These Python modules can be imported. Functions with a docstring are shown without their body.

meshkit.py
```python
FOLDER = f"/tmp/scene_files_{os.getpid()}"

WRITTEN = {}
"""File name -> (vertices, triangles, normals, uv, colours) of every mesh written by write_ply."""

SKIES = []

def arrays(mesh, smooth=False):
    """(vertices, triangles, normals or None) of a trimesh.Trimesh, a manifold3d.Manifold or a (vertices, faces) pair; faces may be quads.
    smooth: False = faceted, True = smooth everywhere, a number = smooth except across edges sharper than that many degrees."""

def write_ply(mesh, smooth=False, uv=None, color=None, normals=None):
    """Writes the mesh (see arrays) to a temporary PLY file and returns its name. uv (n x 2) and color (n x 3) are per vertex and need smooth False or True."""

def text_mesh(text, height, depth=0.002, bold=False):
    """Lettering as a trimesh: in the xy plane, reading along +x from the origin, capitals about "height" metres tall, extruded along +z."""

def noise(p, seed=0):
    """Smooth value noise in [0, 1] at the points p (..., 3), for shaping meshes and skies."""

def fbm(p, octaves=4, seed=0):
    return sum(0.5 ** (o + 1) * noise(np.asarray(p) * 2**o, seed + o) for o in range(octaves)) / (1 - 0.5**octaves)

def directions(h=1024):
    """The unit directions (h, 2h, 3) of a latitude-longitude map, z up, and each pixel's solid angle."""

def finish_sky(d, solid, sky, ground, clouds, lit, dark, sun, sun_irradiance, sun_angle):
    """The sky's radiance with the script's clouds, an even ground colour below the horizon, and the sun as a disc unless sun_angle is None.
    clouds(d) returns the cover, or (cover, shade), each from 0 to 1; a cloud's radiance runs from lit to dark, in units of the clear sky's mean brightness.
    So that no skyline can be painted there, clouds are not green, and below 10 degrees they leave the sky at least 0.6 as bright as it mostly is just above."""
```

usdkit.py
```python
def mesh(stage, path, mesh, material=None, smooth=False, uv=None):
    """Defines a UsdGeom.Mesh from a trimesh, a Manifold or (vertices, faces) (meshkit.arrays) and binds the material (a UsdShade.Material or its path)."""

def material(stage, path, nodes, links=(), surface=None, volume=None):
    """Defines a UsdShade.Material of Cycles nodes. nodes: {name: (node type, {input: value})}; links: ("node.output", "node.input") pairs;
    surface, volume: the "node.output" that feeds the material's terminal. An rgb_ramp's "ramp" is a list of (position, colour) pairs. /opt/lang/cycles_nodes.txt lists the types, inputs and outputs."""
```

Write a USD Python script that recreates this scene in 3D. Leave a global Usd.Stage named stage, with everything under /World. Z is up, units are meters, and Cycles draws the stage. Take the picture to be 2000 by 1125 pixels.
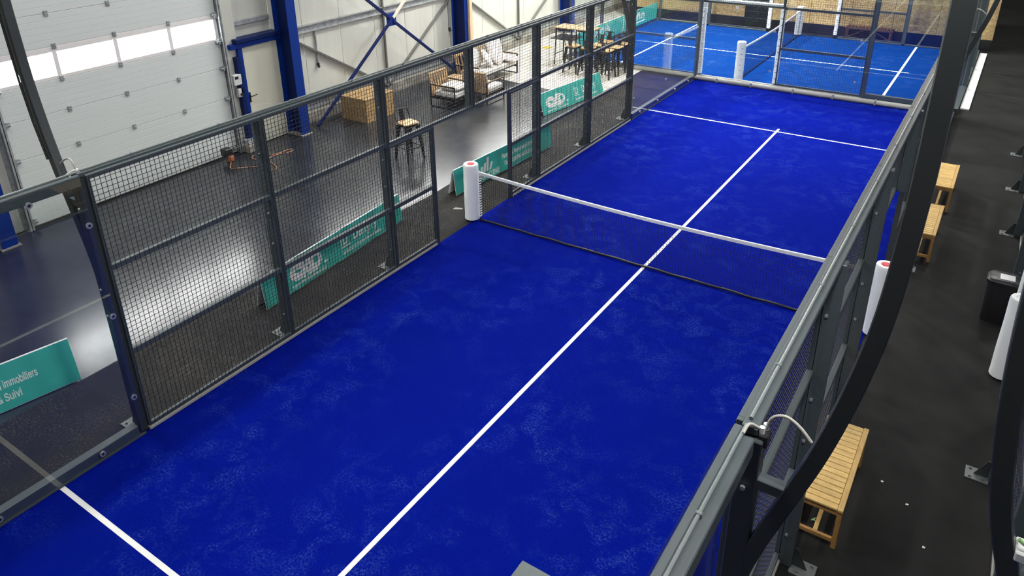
import math, random
import numpy as np, trimesh, usdkit, meshkit
from pxr import Usd, UsdGeom, UsdLux, UsdShade, Gf, Sdf, Vt
from scipy.spatial import ConvexHull

stage = Usd.Stage.CreateInMemory()
UsdGeom.SetStageUpAxis(stage, UsdGeom.Tokens.z); UsdGeom.SetStageMetersPerUnit(stage, 1.0)
UsdGeom.Xform.Define(stage, '/World'); UsdGeom.Scope.Define(stage, '/World/Looks')
random.seed(7); rng = np.random.default_rng(7)
PI = math.pi

# ------------------------------------------------------------------ camera
EXPOSURE = 0.0
F, CX, CY = 1470.62, 986.97, 357.51
EYE = np.array([3.7367, -9.1258, 5.5650]); YAW, PITCH, ROLL = -0.59429, 0.40875, -0.01642
fw = np.array([math.sin(YAW)*math.cos(PITCH), math.cos(YAW)*math.cos(PITCH), -math.sin(PITCH)])
rt = np.array([math.cos(YAW), -math.sin(YAW), 0.0]); up = np.cross(rt, fw)
RT = math.cos(ROLL)*rt + math.sin(ROLL)*up; UP = -math.sin(ROLL)*rt + math.cos(ROLL)*up
cam = UsdGeom.Camera.Define(stage, '/World/camera')
cam.CreateHorizontalApertureAttr(36.0); cam.CreateVerticalApertureAttr(36.0*1125/2000)
cam.CreateFocalLengthAttr(F*36/2000)
cam.CreateHorizontalApertureOffsetAttr((1000-CX)*36/2000); cam.CreateVerticalApertureOffsetAttr(-(562.5-CY)*36/2000)
cam.CreateClippingRangeAttr(Gf.Vec2f(0.05, 200)); cam.CreateExposureAttr(EXPOSURE)
cam.AddTransformOp().Set(Gf.Matrix4d(*RT, 0, *UP, 0, *(-fw), 0, *EYE, 1))

# ------------------------------------------------------------------ materials
MATS = {}
def mat(name, nodes, links, surface='p.BSDF'):
    MATS[name] = usdkit.material(stage, '/World/Looks/'+name, nodes, links, surface=surface); return name
def plain(name, color, rough=0.5, metal=0.0, spec=0.5, **kw):
    return mat(name, {'p': ('principled_bsdf', dict(base_color=color, roughness=rough, metallic=metal, specular_ior_level=spec, **kw))}, [])
def speck(name, c0, c1, scale, rough=0.5, lo=0.4, hi=0.6, stretch=(1, 1, 1), detail=4, bump=0.0, metal=0.0, spec=0.5, coord='geo'):
    n = {'m': ('mapping', dict(scale=stretch)), 'n': ('noise_texture', dict(scale=scale, detail=detail, roughness=0.6)),
         'r': ('rgb_ramp', {'ramp': [(lo, c0), (hi, c1)]}), 'p': ('principled_bsdf', dict(roughness=rough, metallic=metal, specular_ior_level=spec))}
    l = [('m.vector', 'n.vector'), ('n.fac', 'r.fac'), ('r.color', 'p.base_color')]
    if coord == 'geo': n['g'] = ('geometry', {}); l.append(('g.position', 'm.vector'))
    else: n['g'] = ('texture_coordinate', {}); l.append(('g.object', 'm.vector'))
    if bump: n['b'] = ('bump', dict(strength=bump, distance=0.01)); l += [('n.fac', 'b.height'), ('b.normal', 'p.normal')]
    return mat(name, n, l)

def turf(name, deep, mid, dust, amount):
    return mat(name, {'g': ('geometry', {}),
        'big': ('noise_texture', dict(scale=0.55, detail=3, roughness=0.55)), 'med': ('noise_texture', dict(scale=3.2, detail=5, roughness=0.65, distortion=0.5)),
        'fine': ('noise_texture', dict(scale=75, detail=2, roughness=0.7)), 'fib': ('noise_texture', dict(scale=42, detail=4, roughness=0.75)),
        'rb': ('map_range', dict(from_min=0.38, from_max=0.66, to_min=0.0, to_max=1.0, clamp=True)),
        'rm': ('map_range', dict(from_min=0.47, from_max=0.70, to_min=0.0, to_max=1.0, clamp=True)),
        'rf': ('map_range', dict(from_min=0.46, from_max=0.68, to_min=0.0, to_max=1.0, clamp=True)),
        'a': ('math', dict(math_type='multiply')), 'b': ('math', dict(math_type='multiply')), 'am': ('math', dict(math_type='multiply', value2=amount)),
        'c1': ('mix_color', dict(a=deep, b=mid)), 'c2': ('mix_color', dict(b=dust)),
        'bmp': ('bump', dict(strength=0.35, distance=0.012)),
        'p': ('principled_bsdf', dict(roughness=1.0, specular_ior_level=0.03))},
        [('g.position', 'big.vector'), ('g.position', 'med.vector'), ('g.position', 'fine.vector'), ('g.position', 'fib.vector'),
         ('big.fac', 'rb.value'), ('med.fac', 'rm.value'), ('fib.fac', 'rf.value'), ('rm.result', 'a.value1'), ('rf.result', 'a.value2'),
         ('a.value', 'b.value1'), ('rb.result', 'b.value2'), ('b.value', 'am.value1'),
         ('fine.fac', 'c1.fac'), ('c1.result', 'c2.a'), ('am.value', 'c2.fac'), ('c2.result', 'p.base_color'), ('fine.fac', 'bmp.height'), ('bmp.normal', 'p.normal')])
turf('turf_deep', (0.0003, 0.0022, 0.14), (0.0008, 0.010, 0.25), (0.055, 0.12, 0.46), 0.85)
turf('turf_azure', (0.0010, 0.028, 0.165), (0.0035, 0.044, 0.225), (0.16, 0.30, 0.62), 0.5)
plain('line_white', (0.80, 0.81, 0.78), 0.9, spec=0.1)
speck('epoxy', (0.016, 0.018, 0.022), (0.034, 0.038, 0.043), 0.9, spec=0.4, rough=0.22, lo=0.35, hi=0.7, detail=8, bump=0.02)
speck('concrete_pale', (0.46, 0.44, 0.375), (0.64, 0.61, 0.53), 1.4, rough=0.45, lo=0.3, hi=0.7, detail=8)
mat('rubber', {'g': ('geometry', {}), 'n': ('noise_texture', dict(scale=1.3, detail=4, roughness=0.6)), 's': ('noise_texture', dict(scale=45, detail=3, roughness=0.8)),
    'rn': ('map_range', dict(from_min=0.42, from_max=0.68, to_min=0.0, to_max=1.0, clamp=True)), 'rs': ('map_range', dict(from_min=0.52, from_max=0.72, to_min=0.0, to_max=0.7, clamp=True)),
    'm': ('math', dict(math_type='multiply')), 'c': ('mix_color', dict(a=(0.0105, 0.0105, 0.0105), b=(0.22, 0.19, 0.13))), 'b': ('bump', dict(strength=0.4, distance=0.006)),
    'p': ('principled_bsdf', dict(roughness=0.85, specular_ior_level=0.25))},
    [('g.position', 'n.vector'), ('g.position', 's.vector'), ('n.fac', 'rn.value'), ('s.fac', 'rs.value'), ('rn.result', 'm.value1'), ('rs.result', 'm.value2'), ('m.value', 'c.fac'),
     ('c.result', 'p.base_color'), ('s.fac', 'b.height'), ('b.normal', 'p.normal')])
speck('rubber_aisle', (0.007, 0.007, 0.007), (0.017, 0.017, 0.016), 1.2, rough=0.85, lo=0.35, hi=0.7, detail=8, spec=0.25)
plain('frame_paint', (0.058, 0.073, 0.078), 0.40)
plain('pole_paint', (0.036, 0.043, 0.045), 0.38)
plain('wire', (0.026, 0.028, 0.030), 0.5)
plain('brace_grey', (0.12, 0.12, 0.112), 0.5)
plain('plate_steel', (0.16, 0.17, 0.17), 0.5, metal=0.3)
speck('galvanised', (0.28, 0.30, 0.31), (0.40, 0.42, 0.43), 9, rough=0.45, metal=0.4)
plain('grey_tube', (0.33, 0.32, 0.29), 0.6)
plain('bolt_steel', (0.55, 0.57, 0.58), 0.3, metal=0.7)
speck('wall_sheet', (0.50, 0.505, 0.455), (0.56, 0.565, 0.51), 1.1, rough=0.42, lo=0.3, hi=0.7, stretch=(1, 3, 0.3))
plain('door_sheet', (0.60, 0.635, 0.62), 0.4)
plain('door_trim', (0.72, 0.70, 0.69), 0.5)
plain('door_cream', (0.63, 0.62, 0.51), 0.4)
plain('blue_steel', (0.003, 0.026, 0.20), 0.45, spec=0.2)
plain('navy_steel', (0.003, 0.012, 0.08), 0.5, spec=0.2)
plain('cream_paint', (0.70, 0.64, 0.52), 0.5)
speck('plinth', (0.16, 0.15, 0.13), (0.30, 0.28, 0.24), 3, rough=0.9, detail=8)
plain('teal', (0.045, 0.44, 0.37), 0.45)
plain('print_white', (0.80, 0.82, 0.80), 0.6)
plain('board_white', (0.75, 0.76, 0.74), 0.5)
plain('foam_white', (0.84, 0.87, 0.86), 0.55)
plain('foam_mark', (0.12, 0.2, 0.3), 0.6)
plain('red', (0.55, 0.02, 0.03), 0.5)
plain('black_plastic', (0.012, 0.012, 0.013), 0.4)
plain('black_metal', (0.010, 0.010, 0.011), 0.35)
plain('net_cord', (0.004, 0.004, 0.010), 0.7)
plain('grey_plastic', (0.55, 0.56, 0.55), 0.45)
plain('conduit_grey', (0.13, 0.155, 0.155), 0.4)
plain('lime', (0.35, 0.65, 0.25), 0.5)
plain('orange', (0.46, 0.235, 0.14), 0.6)
plain('orange_plug', (0.42, 0.12, 0.05), 0.6)
plain('yellow', (0.55, 0.36, 0.03), 0.6)
plain('ceiling_sheet', (0.42, 0.42, 0.41), 0.7)
plain('hall_wall', (0.40, 0.40, 0.38), 0.7)
speck('cushion', (0.60, 0.575, 0.54), (0.72, 0.70, 0.665), 60, rough=0.9, bump=0.1)
speck('cushion_pink', (0.56, 0.49, 0.44), (0.68, 0.61, 0.565), 60, rough=0.9, bump=0.1)
def wood(name, c0, c1, stretch, scale=6.0, rough=0.5):
    return speck(name, c0, c1, scale, rough=rough, lo=0.35, hi=0.68, stretch=stretch, detail=5, coord='obj')
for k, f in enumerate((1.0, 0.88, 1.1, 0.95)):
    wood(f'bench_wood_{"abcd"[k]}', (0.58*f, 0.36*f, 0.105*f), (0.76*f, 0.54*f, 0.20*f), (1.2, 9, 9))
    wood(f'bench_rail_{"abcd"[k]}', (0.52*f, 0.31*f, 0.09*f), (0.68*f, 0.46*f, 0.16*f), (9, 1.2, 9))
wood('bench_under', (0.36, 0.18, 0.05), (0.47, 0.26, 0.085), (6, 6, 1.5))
wood('brown_wood', (0.10, 0.045, 0.025), (0.17, 0.08, 0.045), (2, 6, 6))
wood('pallet_wood', (0.34, 0.22, 0.115), (0.50, 0.35, 0.20), (6, 6, 1.5))
wood('table_wood', (0.50, 0.32, 0.15), (0.68, 0.47, 0.26), (2, 8, 8), rough=0.35)
wood('seat_wood', (0.56, 0.32, 0.14), (0.72, 0.50, 0.27), (2, 8, 8), rough=0.25)
wood('batten_wood', (0.55, 0.40, 0.24), (0.66, 0.50, 0.32), (8, 8, 0.8))
def osb(name, a, b, c, sc=1.0):
    return mat(name, {'g': ('geometry', {}), 'm': ('mapping', dict(scale=(1, 1.0, 1.8))), 'v': ('voronoi_texture', dict(scale=16*sc, randomness=1.0)), 'n': ('noise_texture', dict(scale=9*sc, detail=6, roughness=0.7, distortion=0.6)),
        'bw': ('rgb_to_bw', {}), 'r1': ('rgb_ramp', {'ramp': [(0.15, a), (0.5, b), (0.85, c)]}), 'r2': ('rgb_ramp', {'ramp': [(0.3, a), (0.7, c)]}), 'mx': ('mix_color', dict(fac=0.45)),
        'p': ('principled_bsdf', dict(roughness=0.6))},
        [('g.position', 'm.vector'), ('m.vector', 'v.vector'), ('m.vector', 'n.vector'), ('v.color', 'bw.color'), ('bw.val', 'r1.fac'), ('n.fac', 'r2.fac'), ('r1.color', 'mx.a'), ('r2.color', 'mx.b'), ('mx.result', 'p.base_color')])
osb('osb', (0.36, 0.215, 0.075), (0.58, 0.40, 0.165), (0.72, 0.55, 0.29))
osb('osb_box', (0.20, 0.11, 0.035), (0.36, 0.22, 0.08), (0.50, 0.35, 0.16), 1.5)
def pane(name, tint, f0, rough):
    """Thin pane: clear, with a mirror part that grows towards grazing view."""
    return mat(name, {'t': ('transparent_bsdf', dict(color=tint)), 'g': ('glossy_bsdf', dict(roughness=rough, color=(1, 1, 1))), 'w': ('layer_weight', dict(blend=0.5)),
        'p5': ('math', dict(math_type='power', value2=5.0)), 'k': ('math', dict(math_type='multiply_add', value2=1.0-f0, value3=f0)), 'x': ('mix_closure', {})},
        [('w.facing', 'p5.value1'), ('p5.value', 'k.value1'), ('k.value', 'x.fac'), ('t.BSDF', 'x.closure1'), ('g.BSDF', 'x.closure2')], surface='x.closure')
pane('glass', (0.955, 0.975, 0.97), 0.045, 0.0)
pane('acrylic', (0.9, 0.92, 0.92), 0.04, 0.1)

# ------------------------------------------------------------------ daylight outside and the hall's lamps
DAY, BAY, COURT = 13.5, 128.0, 390.0
dome = UsdLux.DomeLight.Define(stage, '/World/sky_light'); dome.CreateIntensityAttr(DAY); dome.CreateColorAttr(Gf.Vec3f(1.0, 0.965, 0.945))
def rect(name, pos, w, h, inten, aim=None, color=(1.0, 0.985, 0.96)):
    l = UsdLux.RectLight.Define(stage, '/World/'+name); l.CreateWidthAttr(w); l.CreateHeightAttr(h); l.CreateIntensityAttr(inten); l.CreateColorAttr(Gf.Vec3f(*color))
    z = -np.array(aim if aim is not None else (0, 0, -1), float); z /= np.linalg.norm(z)
    x = np.cross((0, 1, 0), z); x /= np.linalg.norm(x); y = np.cross(z, x)
    l.AddTransformOp().Set(Gf.Matrix4d(*x, 0, *y, 0, *z, 0, *pos, 1))
    return l

# ------------------------------------------------------------------ mesh helpers
def _cb_faces():
    p = []
    for i in range(8):
        s = np.array([(i & 1)*2-1, (i >> 1 & 1)*2-1, (i >> 2 & 1)*2-1], float)
        for a in range(3):
            q = s.copy(); q[[k for k in range(3) if k != a]] *= 0.8
            p.append(q)
    p = np.array(p); h = ConvexHull(p); out = []
    for t in h.simplices:
        n = np.cross(p[t[1]]-p[t[0]], p[t[2]]-p[t[0]])
        out.append(t if n @ p[t].mean(0) > 0 else t[::-1])
    return np.array(out)
CBF = _cb_faces()
BXF = np.array([[0,2,3],[0,3,1],[4,5,7],[4,7,6],[0,1,5],[0,5,4],[2,6,7],[2,7,3],[0,4,6],[0,6,2],[1,3,7],[1,7,5]])

class MB:
    """Collects shapes of one mesh. T: optional 4x4 applied to what is added."""
    def __init__(s, T=None): s.v, s.f, s.n, s.T = [], [], 0, T
    def add(s, v, f):
        v = np.asarray(v, float); f = np.asarray(f, int)
        if f.shape[1] == 4: f = np.vstack([f[:, [0, 1, 2]], f[:, [0, 2, 3]]])
        if s.T is not None:
            v = v @ s.T[:3, :3].T + s.T[:3, 3]
            if np.linalg.det(s.T[:3, :3]) < 0: f = f[:, ::-1]
        s.v.append(v); s.f.append(f + s.n); s.n += len(v); return s
    def box(s, x0, x1, y0, y1, z0, z1, b=0.0, M=None):
        lo, hi = np.minimum((x0, y0, z0), (x1, y1, z1)), np.maximum((x0, y0, z0), (x1, y1, z1))
        c, h = (lo+hi)/2, (hi-lo)/2; v = []
        b = min(b, 0.4*h.min())
        for i in range(8):
            g = np.array([(i & 1)*2-1, (i >> 1 & 1)*2-1, (i >> 2 & 1)*2-1], float)
            if b > 0:
                for a in range(3):
                    q = g*h; q[[k for k in range(3) if k != a]] -= g[[k for k in range(3) if k != a]]*b
                    v.append(q)
            else: v.append(g*h)
        v = np.array(v)
        if M is not None: v = v @ np.asarray(M).T
        return s.add(v+c, CBF if b > 0 else BXF)
    def bar(s, p, q, w, h, upv=(0, 0, 1), b=0.0):
        """A rectangular bar from p to q: width w across, height h along upv."""
        p, q = np.asarray(p, float), np.asarray(q, float); d = q-p; L = np.linalg.norm(d); d /= L
        u = np.asarray(upv, float); u = u - d*(u@d); u /= np.linalg.norm(u); r = np.cross(d, u)
        m = MB(); m.box(0, L, -w/2, w/2, -h/2, h/2, b)
        v = np.vstack(m.v) @ np.array([d, -r, u]) + p
        return s.add(v, np.vstack(m.f))
    def tube(s, path, r, n=8, caps=True):
        P = np.asarray(path, float); K = len(P); rr = np.broadcast_to(np.asarray(r, float), (K,))
        T = np.gradient(P, axis=0); T /= np.linalg.norm(T, axis=1)[:, None]
        u = np.array([0, 0, 1.0]) if abs(T[0][2]) < 0.9 else np.array([1.0, 0, 0]); V = []
        for i in range(K):
            u = u - T[i]*(u@T[i]); u /= np.linalg.norm(u); w = np.cross(T[i], u)
            a = np.arange(n)*2*PI/n
            V.append(P[i] + rr[i]*(np.cos(a)[:, None]*u + np.sin(a)[:, None]*w))
        f = []
        for i in range(K-1):
            for j in range(n):
                a, b2 = i*n+j, i*n+(j+1) % n
                f += [[a, b2, b2+n], [a, b2+n, a+n]]
        if caps:
            V += [P[:1], P[-1:]]; c0, c1 = K*n, K*n+1
            for j in range(n):
                f += [[c0, (j+1) % n, j], [c1, (K-1)*n+j, (K-1)*n+(j+1) % n]]
        return s.add(np.vstack(V), f)
    def cyl(s, p, q, r, n=16, r2=None): return s.tube([p, q], [r, r if r2 is None else r2], n)
    def lathe(s, prof, c=(0, 0, 0), n=24):
        prof = np.asarray(prof, float); a = np.arange(n)*2*PI/n; K = len(prof)
        V = np.stack([prof[:, 0, None]*np.cos(a), prof[:, 0, None]*np.sin(a), np.broadcast_to(prof[:, 1, None], (K, n))], -1).reshape(-1, 3)+c
        f = []
        for i in range(K-1):
            for j in range(n):
                x, y = i*n+j, i*n+(j+1) % n
                f += [[x, y, y+n], [x, y+n, x+n]]
        return s.add(V, f)
    def pillow(s, c, size, M=None, e=0.42, n=20):
        """A plump cushion: a squarish super-ellipsoid thinning to its edges."""
        u, w = np.meshgrid(np.linspace(-PI/2, PI/2, n), np.linspace(-PI, PI, 2*n, endpoint=False), indexing='ij')
        sg = lambda x, p: np.sign(x)*np.abs(x)**p
        X, Y, Z = sg(np.cos(u), 0.75)*sg(np.cos(w), e), sg(np.cos(u), 0.75)*sg(np.sin(w), e), sg(np.sin(u), 0.9)
        v = np.stack([X*size[0]/2, Y*size[1]/2, Z*size[2]/2], -1).reshape(-1, 3)
        v[:, 2] *= 1.0 - 0.35*(np.maximum(abs(v[:, 0])/(size[0]/2), abs(v[:, 1])/(size[1]/2)))**3
        if M is not None: v = v @ np.asarray(M).T
        m = 2*n; f = []
        for i in range(n-1):
            for j in range(m):
                a, b2 = i*m+j, i*m+(j+1) % m
                f += [[a, b2, b2+m], [a, b2+m, a+m]]
        return s.add(v+np.asarray(c), f)
    def poly(s, pts, z0, z1):
        from shapely.geometry import Polygon
        m = trimesh.creation.extrude_polygon(Polygon(pts), z1-z0, engine='earcut'); return s.add(m.vertices+[0, 0, z0], m.faces)
    def mesh(s, m, M=np.eye(3), t=(0, 0, 0)):
        M = np.asarray(M, float); f = np.asarray(m.faces)
        return s.add(np.asarray(m.vertices) @ M.T + t, f if np.linalg.det(M) > 0 else f[:, ::-1])
    def arr(s): return np.vstack(s.v), np.vstack(s.f)

USED, LOC = {}, {}
def numbered(path):
    k = USED.get(path, 0); USED[path] = k+1
    return path if k == 0 else f'{path}_{k:03d}'
def key(p, label=None, cat=None, group=None, kind=None):
    for n, v in (('label', label), ('category', cat), ('group', group), ('kind', kind)):
        if v: p.SetCustomDataByKey(n, v)
    return p
def thing(name, label, cat, loc=(0, 0, 0), rotz=0.0, group=None, kind=None):
    x = UsdGeom.Xform.Define(stage, numbered('/World/'+name)); x.AddTranslateOp().Set(Gf.Vec3d(*map(float, loc))); x.AddRotateZOp().Set(float(rotz))
    LOC[str(x.GetPath())] = np.array(loc, float) if rotz == 0 else np.zeros(3)
    return key(x.GetPrim(), label, cat, group, kind)
def obj(name, mb, m, parent=None, smooth=False, **kw):
    v, f = mb.arr() if isinstance(mb, MB) else mb
    top = str(parent.GetPath()) if parent else '/World'
    root = '/'.join(top.split('/')[:3])
    if root in LOC: v = v - LOC[root]
    p = usdkit.mesh(stage, numbered(top+'/'+name), (v, f), MATS[m], smooth=smooth)
    return key(p.GetPrim(), **kw)
def copy(src, label, loc, rotz=0.0, group=None):
    name = src.GetName(); x = UsdGeom.Xform.Define(stage, numbered('/World/'+name)); p = x.GetPrim()
    p.GetReferences().AddInternalReference(src.GetPath()); p.SetInstanceable(True)
    x.ClearXformOpOrder(); x.AddTranslateOp(opSuffix='put').Set(Gf.Vec3d(*map(float, loc))); x.AddRotateZOp(opSuffix='put').Set(float(rotz))
    x.SetXformOpOrder([UsdGeom.XformOp(p.GetAttribute('xformOp:translate:put')), UsdGeom.XformOp(p.GetAttribute('xformOp:rotateZ:put'))])
    return key(p, label, src.GetCustomData().get('category'), group or src.GetCustomData().get('group'))
def rotz(a): c, s = math.cos(a), math.sin(a); return np.array([[c, -s, 0], [s, c, 0], [0, 0, 1]])
def roty(a): c, s = math.cos(a), math.sin(a); return np.array([[c, 0, s], [0, 1, 0], [-s, 0, c]])
def rotx(a): c, s = math.cos(a), math.sin(a); return np.array([[1, 0, 0], [0, c, -s], [0, s, c]])
def bez(pts, n=24):
    """Catmull-Rom through pts."""
    P = np.asarray(pts, float); P = np.vstack([2*P[0]-P[1], P, 2*P[-1]-P[-2]]); out = []
    for i in range(1, len(P)-2):
        t = np.linspace(0, 1, n, endpoint=False)[:, None]
        out.append(0.5*(2*P[i] + (P[i+1]-P[i-1])*t + (2*P[i-1]-5*P[i]+4*P[i+1]-P[i+2])*t**2 + (3*P[i]-P[i-1]-3*P[i+1]+P[i+2])*t**3))
    return np.vstack(out+[P[-2:-1]])

# ================================================================== THE HALL
S = dict(kind='structure')
XW = -9.25                        # inside face of the long cladding wall
fl = thing('floor', 'hall floor of dark epoxy, pale concrete and black rubber strips', 'floor', **S)
obj('epoxy_coating', MB().poly([(-9.6, -16), (4.6, -16), (14, -16), (14, 31), (-9.6, 31)], -0.2, -0.012), 'epoxy', fl, label='dark grey glossy epoxy coating')
obj('pale_concrete', MB().poly([(-4.5, 7.25), (-5.8, 7.23), (-7.5, 7.42), (-8.3, 7.9), (-9.5, 8.2), (-9.5, 20), (-4.5, 20)], -0.015, -0.009), 'concrete_pale', fl, label='pale grey concrete area')
obj('rubber_strip', MB().poly([(-4.47, -16), (-2.9, -16), (-2.9, 10.4), (-4.62, 10.4), (-4.55, 5.0), (-4.3, 0.5), (-4.47, -5)], -0.012, -0.003), 'rubber', fl, label='sandy black rubber strip beside the court')
obj('rubber_strip', MB().poly([(3.0, -16), (4.9, -16), (4.9, 31), (3.0, 31)], -0.012, -0.003), 'rubber_aisle', fl, label='black rubber strip of the aisle')
obj('tape_line', MB().bar((-5.35, 8.55, -0.007), (-4.5, 8.2, -0.007), 0.05, 0.004), 'line_white', fl, label='white tape line')
obj('paint_mark', MB().poly([(-8.5, 11.15), (-8.3, 11.05), (-8.15, 11.25), (-8.3, 11.42), (-8.5, 11.35)], -0.009, -0.006), 'yellow', fl, label='yellow paint mark')

wl = thing('wall_left', 'long hall wall of pale vertical cladding sheets on a concrete plinth', 'wall', **S)
DY0, DY1, DH = -4.22, -0.06, 4.35                      # overhead door opening
def sheet(y0, y1, z0=0.22, z1=8.5):
    w = MB().box(XW-0.1, XW, y0+0.006, y1-0.006, z0, z1, 0.006)
    obj('cladding_sheet', w, 'wall_sheet', wl)
BAND = (2.5, 13.2, 3.3, 3.9)                         # glazed band, z range
y = -16.0
while y < DY0-0.01: sheet(y, min(y+1.14, DY0)); y += 1.14
sheet(DY0, DY1, DH); sheet(DY1, 0.40); sheet(0.40, 1.32, 2.12)
y = 1.32
while y < 31:
    y2 = {1.32: 2.18}.get(y, y+1.14)
    if BAND[0] < (y+y2)/2 < BAND[1]:
        sheet(y, y2, 0.22, BAND[2]); sheet(y, y2, BAND[3], 8.5)
    else: sheet(y, y2)
    y = y2
def band_limits():
    ys = [1.32, 2.18]
    while ys[-1] < 31: ys.append(ys[-1]+1.14)
    sel = [(a, b) for a, b in zip(ys, ys[1:]) if BAND[0] < (a+b)/2 < BAND[1]]
    return sel[0][0], sel[-1][1]
by0, by1 = band_limits()
obj('plinth', MB().box(XW-0.1, XW+0.03, -16, DY0, -0.1, 0.22, 0.01).box(XW-0.1, XW+0.03, DY1, 0.4, -0.1, 0.22, 0.01).box(XW-0.1, XW+0.03, 1.32, 31, -0.1, 0.22, 0.01), 'plinth', wl, label='stained concrete plinth')
wn = thing('window_1', 'high translucent window band over the cladding', 'window', (XW, (by0+by1)/2, BAND[2]), **S)
f = MB().box(XW-0.1, XW+0.02, by0, by1, BAND[2], BAND[2]+0.05).box(XW-0.1, XW+0.02, by0, by1, BAND[3]-0.05, BAND[3])
n = 9
for i in range(n+1):
    yy = by0+(by1-by0)*i/n; f.box(XW-0.09, XW+0.01, max(by0, yy-0.025), min(by1, yy+0.025), BAND[2]+0.05, BAND[3]-0.05)
obj('window_frame', f, 'door_trim', wn)
for i in range(n):
    a, b = by0+(by1-by0)*i/n, by0+(by1-by0)*(i+1)/n
    obj('pane', MB().box(XW-0.06, XW-0.045, a+0.02, b-0.02, BAND[2]+0.04, BAND[3]-0.04), 'acrylic', wn)

# far shell, out of sight or nearly
obj('wall_right', MB().box(14, 14.2, -16, 31, 0, 8.6), 'hall_wall', **S)
obj('wall_back', MB().box(-9.6, 14.2, 31, 31.2, 0, 8.6), 'hall_wall', **S)
obj('wall_front', MB().box(-9.6, 14.2, -16.2, -16, 0, 8.6), 'hall_wall', **S)
obj('ceiling', MB().box(-9.6, 14.2, -16.2, 31.2, 8.5, 8.7), 'ceiling_sheet', **S)

# girts and bracing on the wall
gi = thing('girt_rail', 'grey steel girt rail running across the cladding at head height', 'steel rail', (XW+0.05, 4.5, 2.1))
g = MB()
for yy0, yy1 in ((1.6, 7.42), (7.72, 13.42)):
    g.box(XW, XW+0.012, yy0, yy1, 2.06, 2.22).box(XW, XW+0.07, yy0, yy1, 2.205, 2.22).box(XW, XW+0.07, yy0, yy1, 2.06, 2.075)
obj('rail', g, 'galvanised', gi)
gi = thing('girt_rail', 'short grey steel girt rail over the cream side door', 'steel rail', (XW+0.05, 0.65, 2.6))
obj('rail', MB().box(XW, XW+0.07, 0.02, 1.28, 2.53, 2.63, 0.01), 'galvanised', gi)
gi = thing('girt_rail', 'low grey steel girt rail just above the concrete plinth', 'steel rail', (XW+0.05, 8, 0.3))
g = MB()
for yy0, yy1 in ((1.6, 7.42), (7.72, 13.42), (13.7, 17.0)):
    g.box(XW, XW+0.03, yy0, yy1, 0.30, 0.50, 0.004).box(XW, XW+0.08, yy0, yy1, 0.49, 0.505)
obj('rail', g, 'galvanised', gi)
def vbrace(label, ya, za, ym, yb, zb):
    t = thing('wall_brace', label, 'brace', (XW+0.06, ym, 0.2))
    obj('brace_arm', MB().bar((XW+0.05, ya, za), (XW+0.05, ym, 0.25), 0.05, 0.06, (1, 0, 0), 0.004), 'brace_grey', t)
    obj('brace_arm', MB().bar((XW+0.05, yb, zb), (XW+0.05, ym+0.1, 0.25), 0.05, 0.06, (1, 0, 0), 0.004), 'brace_grey', t)
    obj('post', MB().box(XW+0.02, XW+0.07, ym+0.0, ym+0.05, 0.2, 8.4, 0.004), 'brace_grey', t)
vbrace('grey steel V brace with a thin upright behind the blue cross brace', 1.58, 2.12, 4.72, 7.42, 2.03)
vbrace('grey steel V brace with a thin upright behind the pale sofa', 7.72, 2.2, 10.9, 13.42, 1.75)

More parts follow.
